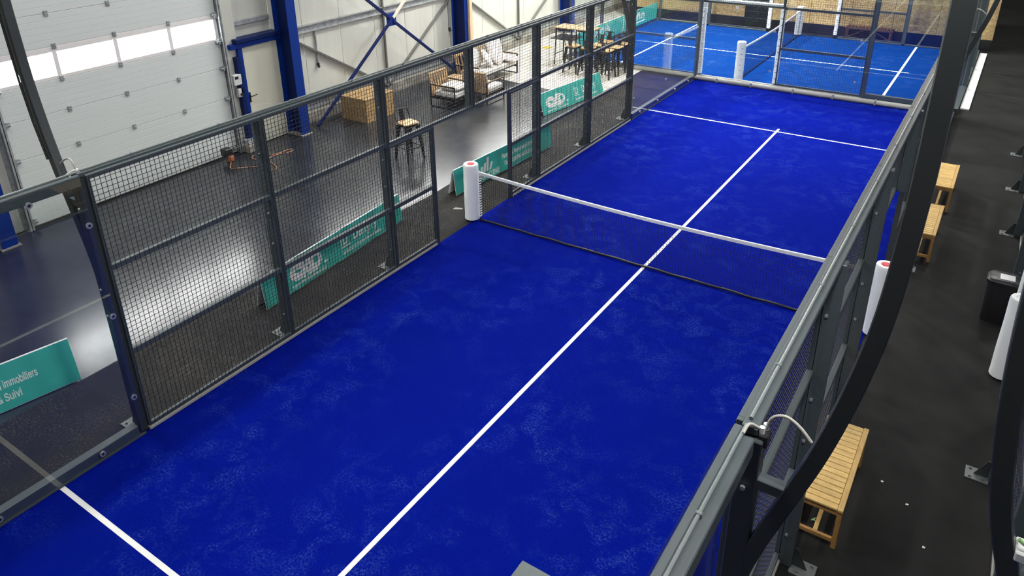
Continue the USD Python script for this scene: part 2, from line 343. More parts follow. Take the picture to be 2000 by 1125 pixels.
def column(yc, label):
    t = thing('steel_column', label, 'column', (-8.92, yc, 0))
    obj('inner_flange', MB().box(-8.718, -8.70, yc-0.12, yc+0.12, 0, 8.5, 0.004), 'blue_steel', t)
    obj('outer_flange', MB().box(-9.15, -9.13, yc-0.12, yc+0.12, 0, 8.5, 0.004), 'blue_steel', t)
    obj('web', MB().box(-9.13, -8.718, yc-0.008, yc+0.008, 0, 8.5), 'navy_steel', t)
    obj('base_plate', MB().box(-9.17, -8.66, yc-0.15, yc+0.15, -0.012, 0.015, 0.004), 'plinth', t)
column(-4.74, 'blue steel column beside the overhead door, seen through the corner glass')
column(1.46, 'blue steel column between the cream side door and the blue cross brace')
column(7.55, 'blue steel column behind the sofa with a timber batten against it')
column(13.55, 'blue steel column behind the wood-topped bar tables')
t = thing('timber_batten', 'tall pale timber batten standing against the blue column behind the sofa', 'batten', (-8.64, 7.62, 0))
obj('batten', MB().box(-8.695, -8.62, 7.56, 7.68, 0.016, 4.2, 0.004), 'batten_wood', t)
# blue cross brace
t = thing('cross_brace', 'blue steel cross brace with square gusset plate above the plywood box', 'brace', (-8.86, 4.65, 0))
gc = np.array([-8.86, 4.66, 1.96])
obj('gusset_plate', MB().box(-8.87, -8.855, gc[1]-0.17, gc[1]+0.17, gc[2]-0.15, gc[2]+0.16, 0.003), 'blue_steel', t)
for q, m in (((-8.86, 1.95, 0.02), 'navy_steel'), ((-8.86, 7.3, 0.0), 'navy_steel'), ((-8.86, 1.75, 4.15), 'navy_steel'), ((-8.86, 7.4, 4.05), 'cream_paint')):
    d = np.array(q)-gc; d /= np.linalg.norm(d)
    o = obj('brace_arm', MB().bar(gc+d*0.06+np.array([0.012, 0, 0]), np.array(q)+np.array([0.012, 0, 0]), 0.07, 0.05, (1, 0, 0), 0.006), m, t)
    if m == 'cream_paint': key(o, 'cream upper arm')
for (yy, z0, z1, lab) in ((2.5, 1.28, 2.06, 'grey conduit pipe with black open end beside the blue column by the side door'), (7.4, 1.2, 2.06, 'grey conduit pipe with black open end beside the column with the batten')):
    t = thing('conduit_pipe', lab, 'pipe', (XW+0.04, yy, z0))
    obj('pipe', MB().cyl((XW+0.03, yy, z0), (XW+0.03, yy, z1), 0.022, 10), 'galvanised', t, smooth=40)
    obj('end_boot', MB().tube(bez([(XW+0.03, yy, z0+0.04), (XW+0.035, yy, z0-0.02), (XW+0.06, yy+0.01, z0-0.07)], 5), [0.03]*10+[0.034], 10), 'black_plastic', t, smooth=40)

# ------------------------------------------------------------------ overhead sectional door
XD = -9.1
t = thing('door_1', 'white sectional overhead door with a row of windows', 'door', (XD, (DY0+DY1)/2, 0), **S)
zs = [0.02, 0.575, 1.175, 1.80, 2.325, 2.86, 3.385, 3.90, 4.35]
for i in range(8):
    z0, z1 = zs[i], zs[i+1]
    if i == 4:
        ys = [-4.20, -3.165, -2.125, -1.09, -0.08]; m = MB()
        m.box(XD-0.04, XD-0.006, DY0, DY1, z0-0.001, 2.37).box(XD-0.04, XD-0.006, DY0, DY1, 2.78, z1+0.001).box(XD-0.04, XD, DY0, DY1, z0+0.003, 2.385, 0.003).box(XD-0.04, XD, DY0, DY1, 2.768, z1-0.003, 0.003)
        for k, yy in enumerate(ys):
            w = 0.05 if k in (0, 4) else 0.035
            m.box(XD-0.04, XD, yy-w if k != 0 else DY0, yy+w if k != 4 else DY1, 2.385, 2.768)
        sec = obj('window_section', m, 'door_trim', t, label='door section with four window openings')
        for k in range(4):
            obj('pane', MB().box(XD-0.03, XD-0.02, ys[k]+0.03, ys[k+1]-0.03, 2.375, 2.778), 'acrylic', sec)
        continue
    m = MB(); nb = 5; h = (z1-z0-0.006)/nb
    for k in range(nb):                                # shallow ribs with grooves between
        a = z0+0.003+k*h
        m.box(XD-0.04, XD, DY0, DY1, a+0.0015, a+h-0.0015, 0.0022)
    m.box(XD-0.04, XD-0.003, DY0, DY1, z0-0.001 if i else z0, z1+0.001)
    obj('door_section', m, 'door_sheet', t)
for yy in (-3.15, -2.12, -1.08):
    for zz in (0.575, 1.175, 1.80, 2.325, 2.86, 3.385):
        h = MB().box(XD, XD+0.008, yy-0.035, yy+0.035, zz-0.045, zz+0.045, 0.002).box(XD+0.004, XD+0.02, yy-0.03, yy+0.03, zz-0.035, zz-0.02).box(XD+0.004, XD+0.02, yy-0.03, yy+0.03, zz+0.02, zz+0.035)
        h.cyl((XD+0.014, yy-0.03, zz), (XD+0.014, yy+0.03, zz), 0.01, 8)
        obj('hinge', h, 'galvanised', t)
obj('bottom_seal', MB().box(XD-0.05, XD+0.02, DY0, DY1, -0.012, 0.03, 0.004), 'black_plastic', t)
for yy, sg in ((DY0-0.03, -1), (DY1+0.03, 1)):
    tr = MB().box(XD-0.04, XD+0.10, yy-0.006, yy+0.006, 0, 4.6).box(XD+0.09, XD+0.10, yy-0.035, yy+0.035, 0, 4.6).box(XD-0.04, XD-0.03, yy, yy+sg*0.08, 0, 4.6)
    tk = obj('track', tr, 'galvanised', t, label='steel guide track')
    for zz in (0.12, 0.62, 1.18, 1.8, 2.33, 2.86):
        obj('roller_bracket', MB().box(XD+0.0, XD+0.03, yy-sg*0.14, yy-sg*0.02, zz-0.04, zz+0.04, 0.004).cyl((XD+0.05, yy-sg*0.13, zz), (XD+0.05, yy+sg*0.01, zz), 0.016, 8).box(XD+0.02, XD+0.06, yy-sg*0.09, yy-sg*0.05, zz-0.05, zz+0.05), 'galvanised', t)
obj('jamb', MB().box(XW, XD-0.04, DY1, DY1+0.42, 0.0, 4.6).box(XW, XD-0.04, DY0-0.3, DY0, 0.0, 4.6).box(XW, XD-0.03, DY0, DY1, DH, 4.6), 'wall_sheet', t)

# cream side door with blue frame
t = thing('door_2', 'cream steel side door in a blue frame beside the overhead door', 'door', (-9.1, 0.85, 0), **S)
obj('leaf', MB().box(-9.16, -9.12, 0.40, 1.32, 0.0, 2.11, 0.004), 'door_cream', t)
obj('jamb_liner', MB().box(-9.36, -9.24, 0.39, 1.34, -0.1, 2.14), 'wall_sheet', t)
fr = MB().box(XW, -9.07, 0.30, 0.405, 0, 2.2, 0.004).box(XW, -9.05, 0.12, 1.36, 2.11, 2.21, 0.006)
obj('door_frame', fr, 'blue_steel', t)
obj('side_post', MB().box(XW, -9.02, 0.20, 0.30, 0.0, 1.95, 0.004), 'navy_steel', t)
obj('drip_canopy', MB().box(XW, -9.0, 0.24, 1.34, 2.22, 2.30, 0.006), 'navy_steel', t)
obj('handle', MB().box(-9.12, -9.105, 0.435, 0.475, 0.95, 1.16, 0.004).tube(bez([(-9.12, 0.455, 1.08), (-9.06, 0.455, 1.08), (-9.055, 0.5, 1.082), (-9.055, 0.60, 1.09)], 5), 0.011, 8), 'black_plastic', t, smooth=40)
t = thing('control_box', 'grey door control box with small dark display beside the overhead door track', 'control box', (-9.06, 0.14, 1.5))
obj('housing', MB().box(-9.12, -9.0, 0.05, 0.24, 1.40, 1.62, 0.012), 'grey_plastic', t)
obj('display', MB().box(-9.003, -8.997, 0.08, 0.16, 1.53, 1.585, 0.001), 'black_plastic', t)
obj('button', MB().cyl((-9.0, 0.2, 1.555), (-8.994, 0.2, 1.555), 0.012, 10), 'print_white', t)
t = thing('socket_switch', 'small grey isolator switch with black knob under the control box', 'switch', (-9.06, 0.2, 1.2))
obj('housing', MB().box(-9.12, -9.02, 0.13, 0.25, 1.14, 1.32, 0.01), 'grey_plastic', t)
obj('knob', MB().cyl((-9.02, 0.19, 1.2), (-8.975, 0.19, 1.2), 0.028, 12), 'black_plastic', t)
t = thing('kerb_block', 'low grey concrete block with stacked offcuts at the foot of the door frame', 'block', (-8.98, 0.2, 0))
obj('block', MB().box(-9.18, -8.82, 0.02, 0.40, -0.012, 0.16, 0.015), 'plinth', t)
for k in range(3): obj('offcut', MB().box(-9.14+0.03*k, -8.88-0.02*k, 0.06+0.01*k, 0.34, 0.16+0.025*k, 0.183+0.025*k, 0.003), 'galvanised', t)

# OSB box, orange cord
t = thing('plywood_box', 'large chipboard box standing on the dark floor under the cross brace', 'box', (-8.45, 3.2, 0))
x0, x1, y0, y1, h = -8.86, -8.06, 2.73, 3.66, 0.545
obj('side_panel', MB().box(x0, x1, y0, y0+0.02, -0.012, h-0.02), 'osb_box', t)
obj('side_panel', MB().box(x0, x1, y1-0.02, y1, -0.012, h-0.02), 'osb_box', t)
obj('side_panel', MB().box(x1-0.02, x1, y0+0.02, y1-0.02, -0.012, h-0.02), 'osb_box', t)
obj('side_panel', MB().box(x0, x0+0.02, y0+0.02, y1-0.02, -0.012, h-0.02), 'osb_box', t)
obj('lid', MB().box(x0-0.005, x1+0.005, y0-0.005, y1+0.005, h-0.02, h, 0.003), 'osb_box', t)
t = thing('power_cord', 'orange extension cord looping over the dark floor from a black plug box', 'cord', (-8.6, -0.4, 0))
cp = [(-8.86, -0.46, 0.10), (-8.78, -0.48, 0.02), (-8.62, -0.62, 0.0), (-8.48, -0.72, 0.0), (-8.32, -0.60, 0.0), (-8.15, -0.42, 0.0), (-8.0, -0.34, 0.0), (-7.85, -0.36, 0.0), (-7.72, -0.40, 0.0), (-7.66, -0.32, 0.0), (-7.72, -0.22, 0.0), (-7.95, -0.12, 0.0), (-8.15, -0.06, 0.0),
      (-8.28, 0.08, 0.0), (-8.28, 0.28, 0.0), (-8.20, 0.44, 0.0), (-8.19, 0.60, 0.0), (-8.26, 0.66, 0.0), (-8.32, 0.56, 0.0), (-8.32, 0.36, 0.0), (-8.42, 0.16, 0.0), (-8.58, 0.06, 0.0), (-8.64, -0.04, 0.0), (-8.56, -0.14, 0.0), (-8.42, -0.14, 0.0)]
obj('cable', MB().tube(bez(cp, 8), 0.009, 8), 'orange', t, smooth=60)
obj('socket_block', MB().box(-8.98, -8.8, -0.56, -0.38, 0.10, 0.26, 0.015), 'black_plastic', t, label='black plug box')
obj('plug', MB().box(-8.86, -8.76, -0.52, -0.40, -0.012, 0.12, 0.02), 'orange_plug', t)

# ================================================================== COURT SURFACES
ct = thing('court_turf', 'deep blue artificial turf of the near court with white lines', 'court turf', (0, 0, 0))
obj('turf', MB().box(-3.03, 3.03, -10.2, 10.02, -0.03, 0.0), 'turf_deep', ct)
for yy in (-6.95, 6.95): obj('service_line', MB().box(-2.99, 2.99, yy-0.025, yy+0.025, -0.01, 0.0025), 'line_white', ct)
obj('centre_line', MB().box(-0.025, 0.025, -7.15, 7.15, -0.01, 0.003), 'line_white', ct)
ct2 = thing('court_turf', 'bright azure artificial turf of the short court behind the glass back wall', 'court turf', (-2, 13.5, 0))
obj('turf', MB().box(-7.0, 3.05, 10.28, 16.95, -0.03, 0.0), 'turf_azure', ct2)
for xx in (-5.5, 1.49): obj('service_line', MB().box(xx-0.03, xx+0.03, 10.3, 16.92, -0.01, 0.0025), 'line_white', ct2)
obj('centre_line', MB().box(-5.75, 1.72, 13.52, 13.57, -0.01, 0.003), 'line_white', ct2)
ct3 = thing('court_turf', 'blue artificial turf of the neighbouring court beyond the bin', 'court turf', (7.7, 0, 0))
obj('turf', MB().box(4.66, 10.7, -10, 10, -0.03, 0.0), 'turf_deep', ct3)

# ================================================================== FENCES
def frame_of(origin, u, w):
    """Local axes: u along the fence, w outwards, z up."""
    T = np.eye(4); T[:3, 0] = u; T[:3, 1] = w; T[:3, 2] = (0, 0, 1); T[:3, 3] = origin; return T
def wires(T, u0, u1, z0, z1, step=0.05, r=0.0021):
    m = MB(T); n = max(2, round((u1-u0)/step)); k = max(2, round((z1-z0)/step))
    for i in range(n+1):
        u = u0+(u1-u0)*i/n; m.box(u-r, u+r, -r, r, z0, z1)
    for i in range(k+1):
        z = z0+(z1-z0)*i/k; m.box(u0, u1, r-0.0005, 3*r-0.0005, z-r, z+r)
    return m
def mesh_panel(t, T, u0, u1, z0, z1, rails=(1.0, 1.97), step=0.05, b=0.03, gal=False):
    """A welded panel: bars round the edge and at the rails, wires on the court side of them."""
    m = MB(T)
    for a, c in ((u0, u0+b), (u1-b, u1)): m.box(a, c, 0.004, 0.04, z0, z1, 0.003)
    m.box(u0+b, u1-b, 0.004, 0.045, z0, z0+0.045, 0.003).box(u0+b, u1-b, 0.004, 0.045, z1-0.045, z1, 0.003)
    for z in rails:
        if z0+0.1 < z < z1-0.1: m.box(u0+b, u1-b, 0.004, 0.055, z-0.03, z+0.03, 0.004)
    p = obj('mesh_panel', m, 'frame_paint', t)
    obj('wire_mesh', wires(T, u0+b/2, u1-b/2, z0+0.02, z1-0.02, step), 'wire', p, kind='stuff')
def post(t, T, u, z1, plate=True, z0=0.0):
    obj('post', MB(T).box(u-0.045, u+0.045, 0.046, 0.15, z0, z1, 0.006), 'frame_paint', t)
    if plate:
        m = MB(T).box(u-0.09, u+0.09, 0.14, 0.34, -0.004, 0.008, 0.002)
        for a in (-0.06, 0.06):
            for c in (0.2, 0.3): m.cyl((u+a, c, 0.008), (u+a, c, 0.022), 0.013, 6)
        obj('base_plate', m, 'plate_steel', t)
        obj('gusset', MB(T).add([[u-0.005, 0.15, 0.008], [u+0.005, 0.15, 0.008], [u-0.005, 0.27, 0.008], [u+0.005, 0.27, 0.008], [u-0.005, 0.15, 0.2], [u+0.005, 0.15, 0.2], [u-0.005, 0.18, 0.2], [u+0.005, 0.18, 0.2]], BXF), 'pole_paint', t)
        mm = MB(T)
        for z in (0.35, 1.35, 1.75, 2.5): mm.cyl((u+0.045, 0.075, z), (u+0.06, 0.075, z), 0.013, 6).cyl((u-0.06, 0.075, z), (u-0.045, 0.075, z), 0.013, 6)
        if z1 > 2.6: obj('post_bolt', mm, 'bolt_steel', t, kind='stuff')
def conduit(t, T, u0, u1, z, w=0.055, r=0.010, name='light_conduit'):
    obj(name, MB(T).cyl((u0, w, z), (u1, w, z), r, 8), 'conduit_grey', t, smooth=40)
    k = max(1, int((u1-u0)/1.0))
    for i in range(k):
        u = u0+(u1-u0)*(i+0.5)/k
        obj('conduit_clip', MB(T).box(u-0.01, u+0.01, w-0.014, w+0.014, z-0.014, z+0.0125, 0.003), 'conduit_grey', t)

def side_fence(X, out, label, gate=True, poled=(-6, 6), H=2.95, segs=((-6, -4), (-4, -2), (-2, 0), (0, 2), (2, 4), (4, 6)), base_mat='grey_tube'):
    T = frame_of((X, 0, 0), (0, 1, 0), (out, 0, 0))
    t = thing('side_fence', label, 'fence', (X, 0, 0))
    for a, b in segs:
        if gate and (a, b) in ((-2, 0), (0, 2)):
            g0, g1 = (a, -1.04) if a == -2 else (1.04, b)
            mesh_panel(t, T, a+0.004, b-0.004, 1.95, H)
            mesh_panel(t, T, g0+0.004, g1-0.004, 0.05, 1.945)
        else: mesh_panel(t, T, a+0.004, b-0.004, 0.05, H)
    if gate:
        for u in (-1.04, 1.04): obj('gate_post', MB(T).box(u-0.03, u+0.03, 0.0, 0.06, 0.0, 1.95, 0.004), 'pole_paint', t)
    for u in sorted({a for s in segs for a in s}):
        if u == 0 and gate: post(t, T, u, H-0.02, False, 1.95)
        elif u not in poled: post(t, T, u, H-0.02)
    u0, u1 = segs[0][0], segs[-1][1]
    obj('top_rail', MB(T).box(u0-0.05, u1+0.05, 0.045, 0.125, H-0.02, H+0.025, 0.005), 'frame_paint', t)
    m = MB(T)
    for a, b in (((u0, -1.04), (1.04, u1)) if gate else ((u0, u1),)): m.box(a, b, 0.002, 0.06, -0.005, 0.04, 0.012)
    obj('base_rail', m, base_mat, t)
    conduit(t, T, u0, u1, H+0.038, 0.075)
    return t, T
def glass_wall(X, out, u0, u1, label, H=2.97, posts=(), bolts=(), extra=None):
    T = frame_of((X, 0, 0), (0, 1, 0), (out, 0, 0))
    t = thing('glass_wall', label, 'glass wall', (X, (u0+u1)/2, 0))
    n = max(1, round((u1-u0)/2))
    for i in range(n):
        a, b = u0+(u1-u0)*i/n, u0+(u1-u0)*(i+1)/n
        obj('glass_pane', MB(T).box(a+0.004, b-0.004, -0.002, 0.008, 0.02, H-0.01), 'glass', t)
    e0, e1 = (u0, u1-0.06) if u0 < 0 else (u0+0.06, u1)
    obj('bottom_channel', MB(T).box(e0, e1, 0.012, 0.11, -0.005, 0.13, 0.006).box(u0, u1, -0.004, 0.012, -0.002, 0.018), 'frame_paint', t)
    obj('top_rail', MB(T).box(u0, u1, 0.012, 0.056, H-0.11, H, 0.006).box(e0, e1, 0.05, 0.13, H-0.11, H, 0.006), 'frame_paint', t)
    for u in posts: obj('post', MB(T).box(u-0.045, u+0.045, 0.014, 0.12, 0.0, H-0.1, 0.006), 'frame_paint', t)
    for (u, z) in bolts:
        b = obj('glass_bolt', MB(T).cyl((u, -0.003, z), (u, -0.016, z), 0.030, 20), 'bolt_steel', t)
        obj('bolt_socket', MB(T).cyl((u, -0.016, z), (u, -0.018, z), 0.014, 12), 'black_plastic', b)
    conduit(t, T, u0, u1, H+0.014, 0.07)
    return t, T

fenceL, TL = side_fence(-3.0, -1, 'dark steel mesh fence with gate gap between the court and the sofa lounge')
fenceR, TR = side_fence(3.0, 1, 'dark steel mesh fence between the court and the aisle of wooden benches')
ZB = (0.5, 1.485, 2.48)
bl = [(-6.085, z) for z in ZB]+[(-6.52, 0.085), (-7.5, 0.085), (-6.53, 2.86), (-7.5, 2.86), (-7.95, 0.5), (-7.95, 1.485), (-7.95, 2.48)]
glass_wall(-3.0, -1, -10.0, -6.05, 'clear glass corner wall facing the overhead door', posts=(-8.0,), bolts=bl)
glass_wall(-3.0, -1, 6.05, 9.98, 'clear glass corner wall beside the bar stools', bolts=[(6.085, z) for z in ZB]+[(6.47, 0.085), (7.5, 0.085), (7.95, 0.5), (8.6, 0.085), (9.5, 0.085)])
glass_wall(3.0, 1, -10.0, -6.05, 'clear glass corner wall nearest the camera, along the aisle')
glass_wall(3.0, 1, 6.05, 9.98, 'clear glass corner wall at the far end of the bench aisle')
# four-metre corner bays beside the camera
t = thing('corner_screen', 'tall grey end post of the raised mesh over the nearest glass corner', 'post', (3.05, -8, 0))
obj('post', MB(TR).box(-8.075, -7.985, 0.0, 0.1, 2.99, 3.93, 0.006), 'frame_paint', t)
obj('cap_plate', MB(TR).box(-8.08, -7.98, -0.004, 0.104, 3.93, 3.938, 0.002), 'conduit_grey', t)
mesh_panel(t, TR, -10.0, -8.08, 2.99, 3.93, rails=())

# glass back wall of the near court
TBk = frame_of((0, 10.0, 0), (1, 0, 0), (0, 1, 0))
t = thing('glass_wall', 'clear glass back wall between the two courts', 'glass wall', (0, 10, 0))
for a in (-3, -1, 1): obj('glass_pane', MB(TBk).box(a+0.004, a+1.996, -0.002, 0.008, 0.12, 2.96), 'glass', t)
obj('bottom_tube', MB(TBk).cyl((-3.0, 0.05, 0.06), (3.0, 0.05, 0.06), 0.062, 14), 'grey_tube', t, smooth=40)
for xx in (-2.4, -1.5, -0.45, 0.5, 1.45, 2.4): obj('tube_clip', MB(TBk).box(xx-0.02, xx+0.02, -0.02, 0.115, 0.0, 0.125, 0.008), 'galvanised', t)
obj('top_rail', MB(TBk).box(-3.0, 3.0, 0.012, 0.1, 2.9, 3.0, 0.006), 'frame_paint', t)
obj('corner_post', MB(TBk).box(-3.06, -2.975, 0.01, 0.12, 0, 4.0, 0.006), 'frame_paint', t)
obj('corner_post', MB(TBk).box(2.975, 3.06, 0.01, 0.12, 0, 4.0, 0.006), 'frame_paint', t)
for xx in (-1, 1):
    for zz in (0.5, 1.5, 2.5): obj('glass_bolt', MB(TBk).cyl((xx-0.07, -0.003, zz), (xx-0.07, -0.016, zz), 0.03, 14), 'bolt_steel', t)

# ------------------------------------------------------------------ light poles
PROF = np.array([(0.10, 1.66), (0.145, 2.0), (0.215, 2.3), (0.32, 2.65), (0.42, 3.0), (0.505, 3.4), (0.56, 3.8), (0.585, 4.3), (0.588, 4.8), (0.588, 5.4), (0.588, 6.2)])
def light_pole(X, out, Y, label, cable=True, reach=None):
    T = frame_of((X, Y, 0), (0, 1, 0), (out, 0, 0))
    t = thing('light_pole', label, 'light pole', (X, Y, 0))
    P_ = PROF.copy()
    if reach: P_[:, 0] = np.where(P_[:, 0] > 0.45, 0.45+(P_[:, 0]-0.45)*(reach-0.45)/0.138, P_[:, 0])
    pr = bez(np.column_stack([P_, np.zeros(len(P_))]), 5)[:, :2]
    tg = np.gradient(pr, axis=0); tg /= np.linalg.norm(tg, axis=1)[:, None]; nn = np.column_stack([tg[:, 1], -tg[:, 0]]); hw = 0.041
    A, B = pr+nn*hw, pr-nn*hw; K = len(pr); V = []; f = []
    for i in range(K):
        for dy, q in ((-0.036, 1.0), (0.036, 1.0), (0.042, 0.86), (0.042, -0.86), (0.036, -1.0), (-0.036, -1.0), (-0.042, -0.86), (-0.042, 0.86)): V.append((dy, *(pr[i]+nn[i]*hw*q)))
    for i in range(K-1):
        for j in range(8):
            a, b = 8*i+j, 8*i+(j+1) % 8
            f += [[a, b, b+8], [a, b+8, a+8]]
    for j in range(1, 7): f += [[0, j+1, j], [8*K-8, 8*K-8+j, 8*K-7+j]]
    obj('curved_pole', MB(T).add(V, f), 'pole_paint', t)
    obj('mounting_post', MB(T).box(*((-0.045, 0.05) if Y < 0 else (-0.05, 0.045)), 0.046, 0.16, 0.0, 2.92, 0.006), 'pole_paint', t)
    obj('base_plate', MB(T).box(-0.1, 0.1, 0.165, 0.36, -0.004, 0.01, 0.002).cyl((-0.06, 0.3, 0.01), (-0.06, 0.3, 0.03), 0.013, 6).cyl((0.06, 0.3, 0.01), (0.06, 0.3, 0.03), 0.013, 6), 'plate_steel', t)
    obj('gusset', MB(T).add([[-0.006, 0.16, 0.01], [0.006, 0.16, 0.01], [-0.006, 0.28, 0.01], [0.006, 0.28, 0.01], [-0.006, 0.16, 0.24], [0.006, 0.16, 0.24], [-0.006, 0.2, 0.24], [0.006, 0.2, 0.24]], BXF), 'pole_paint', t)
    obj('bracket_arm', MB(T).box(-0.034, 0.034, 0.15, 0.30, 2.62, 2.685, 0.004), 'frame_paint', t)
    m = MB(T)
    for z in (1.45, 1.75, 2.62): m.cyl((-0.05, 0.10, z), (-0.065, 0.10, z), 0.014, 6).cyl((0.05, 0.10, z), (0.065, 0.10, z), 0.014, 6)
    obj('pole_bolt', m, 'bolt_steel', t, kind='stuff')
    obj('lamp_head', MB(T).box(-0.35, 0.35, 0.25, 0.75, 6.2, 6.28, 0.01), 'pole_paint', t)
    if cable:
        c = MB(T).tube(bez([(-0.1, 0.075, 2.99), (-0.03, 0.085, 3.0), (0.0, 0.13, 2.97), (0.02, 0.14, 2.93)], 6), 0.008, 8)
        c.tube(bez([(0.03, 0.15, 2.93), (0.03, 0.17, 3.03), (0.03, 0.23, 3.07), (0.02, 0.30, 3.05), (0.0, 0.37, 3.0)], 6), 0.008, 8)
        obj('power_cable', c, 'grey_tube', t, smooth=60)
        obj('cable_joint', MB(T).box(-0.02, 0.06, 0.125, 0.175, 2.87, 2.95, 0.008), 'black_plastic', t)
        obj('cable_gland', MB(T).cyl((0.0, 0.14, 2.95), (0.0, 0.14, 2.985), 0.014, 8).cyl((0.035, 0.15, 2.94), (0.035, 0.15, 2.985), 0.014, 8).cyl((0.02, 0.13, 2.93), (0.02, 0.11, 2.965), 0.012, 8), 'print_white', t)
    return t, T
for X, o, Y, lab in ((-3.0, -1, -6.03, 'curved light pole standing before the overhead door windows'), (3.0, 1, -6.03, 'curved black light pole rising beside the nearest wooden bench'),
                     (-3.0, -1, 6.03, 'curved light pole in front of the bar stools'), (3.0, 1, 6.03, 'curved black light pole where the aisle narrows beside the short court'),):
    t, T = light_pole(X, o, Y, lab)
    p = np.array([X+o*0.5, Y, 6.17]); rect('court_lamp', p, 0.6, 0.45, COURT, aim=(-o*0.55, -0.12*np.sign(Y), -1)) if False else None
    l = UsdLux.RectLight.Define(stage, str(t.GetPath())+'/lamp_light'); l.CreateWidthAttr(0.6); l.CreateHeightAttr(0.45); l.CreateIntensityAttr(COURT); l.CreateColorAttr(Gf.Vec3f(1, 0.99, 0.97))
    z = -np.array([-o*0.6, -0.15*np.sign(Y), -1.0]); z /= np.linalg.norm(z); x = np.cross((0, 1, 0), z); x /= np.linalg.norm(x); yv = np.cross(z, x)
    q = p-np.array([X, Y, 0]); l.AddTransformOp().Set(Gf.Matrix4d(*x, 0, *yv, 0, *z, 0, *q, 1))
# cable clipped down the pole in front of the door
t = stage.GetPrimAtPath('/World/light_pole')
m = MB(frame_of((-3.0, -6.03, 0), (0, 1, 0), (-1, 0, 0)))
m.tube([(-0.06, 0.60, 5.2), (-0.06, 0.60, 4.3), (-0.062, 0.575, 3.8), (-0.062, 0.52, 3.4), (-0.06, 0.44, 3.05)], 0.011, 6)
obj('pole_cable', m, 'black_plastic', t, smooth=60)

# ------------------------------------------------------------------ third court, beyond the aisle
X3 = 4.62
fence3, T3 = side_fence(X3, -1, 'dark mesh fence of the neighbouring court beyond the black bin', segs=((-6, -4), (-4, -2), (-2, 0), (0, 2), (2, 4), (4, 6), (6, 8)), poled=(-6,))
t, T = light_pole(X3-0.065, -1, -6.0, 'curved dark light pole of the neighbouring court across the aisle', cable=False, reach=0.535)
obj('bracket_cover', MB(T).box(-0.055, 0.05, 0.05, 0.335, 2.80, 2.85, 0.006), 'foam_white', t, label='white bracket cover')
obj('earth_cable', MB(T).tube(bez([(-0.03, -0.05, 2.862), (-0.03, 0.15, 2.862), (-0.03, 0.27, 2.868), (-0.03, 0.335, 2.90)], 5), 0.009, 8), 'lime', t, smooth=60, label='lime green cable')
obj('cable_clip', MB(T).box(-0.06, -0.0, 0.20, 0.22, 2.79, 2.875, 0.003), 'grey_plastic', t)
glass_wall(X3, -1, -10.0, -6.05, 'clear glass corner wall of the neighbouring court')

# ================================================================== NETS AND PADDED POSTS
def pad_post(name, x, y, h, r, label, group=None, ring=True, n=20, marks=0):
    t = thing(name, label, 'padded post', (x, y, 0), group=group)
    a = np.arange(n)*2*PI/n; zs2 = np.linspace(0.03, h, 12); V = []
    prof = [(0.3*r, 0.03), (r, 0.03), (r*1.01, 0.05)]+[(r*(1+0.012*math.sin(9*z+x)), z) for z in np.linspace(0.1, h-0.05, 9)]+[(r, h-0.02), (r*0.93, h), (0.55*r, h), (0.52*r, h-0.012), (0.0, h-0.012)]
    obj('foam_pad', MB().lathe(prof, (x, y, 0), n), 'foam_white', t, smooth=40)
    obj('post_core', MB().box(x-0.03, x+0.03, y-0.03, y+0.03, 0, 0.05), 'black_metal', t)
    if ring:
        obj('cap_ring', MB().lathe([(0.42*r, h-0.01), (0.42*r, h+0.004), (0.0, h+0.004)], (x, y, 0), n), 'red', t)
    return t
def net(x0, x1, y, hs, hm, label, along='x', step=0.042, band=0.055):
    """A net from x0 to x1 across the court; along='y' swaps the axes."""
    t = thing('court_net', label, 'net', ((x0+x1)/2, y, 0) if along == 'x' else (y, (x0+x1)/2, 0))
    sw = (lambda p: p) if along == 'x' else (lambda p: [(b, a, c) for a, b, c in p])
    top = lambda x: hm+(hs-hm)*(abs((x-(x0+x1)/2)/((x1-x0)/2)))**1.8
    xs = np.arange(x0+0.02, x1-0.01, step); m = MB(); r = 0.0022
    for i, x in enumerate(xs):
        wob = 0.006*np.sin(np.arange(9)*1.3+x*3.1); z = np.linspace(0.02, top(x)-0.02, 9)
        m.tube(sw([(x+w, y+0.02*math.sin(2.2*q+x*1.7)*(q/0.8)*(1-q/0.9), q) for w, q in zip(wob, z)]), r, 3, caps=False)
    k = int(hm/step)
    cx = np.linspace(x0, x1, 40)
    for i in range(1, k):
        f = i/k
        m.tube(sw([(x, y+0.02*math.sin(2.2*f*top(x)+x*1.7)*(f*top(x)/0.8)*(1-f*top(x)/0.9), f*(top(x)-0.02)) for x in cx]), r*(1.7 if i == k-4 else 1), 3, caps=False)
    obj('net_mesh', m, 'net_cord', t, kind='stuff')
    m = MB(); V = []; f = []
    cx = np.linspace(x0, x1, 48)
    for x in cx:
        z = top(x)
        V += sw([(x, y-0.012, z-band/2), (x, y-0.014, z+band/2-0.006), (x, y, z+band/2), (x, y+0.014, z+band/2-0.006), (x, y+0.012, z-band/2)])
    for i in range(len(cx)-1):
        for j in range(4):
            a = 5*i+j; f += [[a, a+1, a+6], [a, a+6, a+5]]
    obj('top_band', m.add(V, f), 'foam_white', t, smooth=60, label='white tape band')
    obj('band_seam', MB().tube(sw([(x, y-0.015, top(x)-0.002+0.003*math.sin(x*40)) for x in np.linspace(x0, x1, 220)]), 0.0022, 4, caps=False), 'grey_plastic', t)
    obj('bottom_cord', MB().tube(sw([(x, y-0.01+0.004*math.sin(7*x), 0.022+0.004*math.sin(11*x)) for x in np.linspace(x0, x1, 70)]), 0.017, 6), 'black_plastic', t, smooth=60)
    return t, top
t, top = net(-2.94, 2.94, 0.0, 0.855, 0.785, 'black net with white top band across the near court')
m = MB()
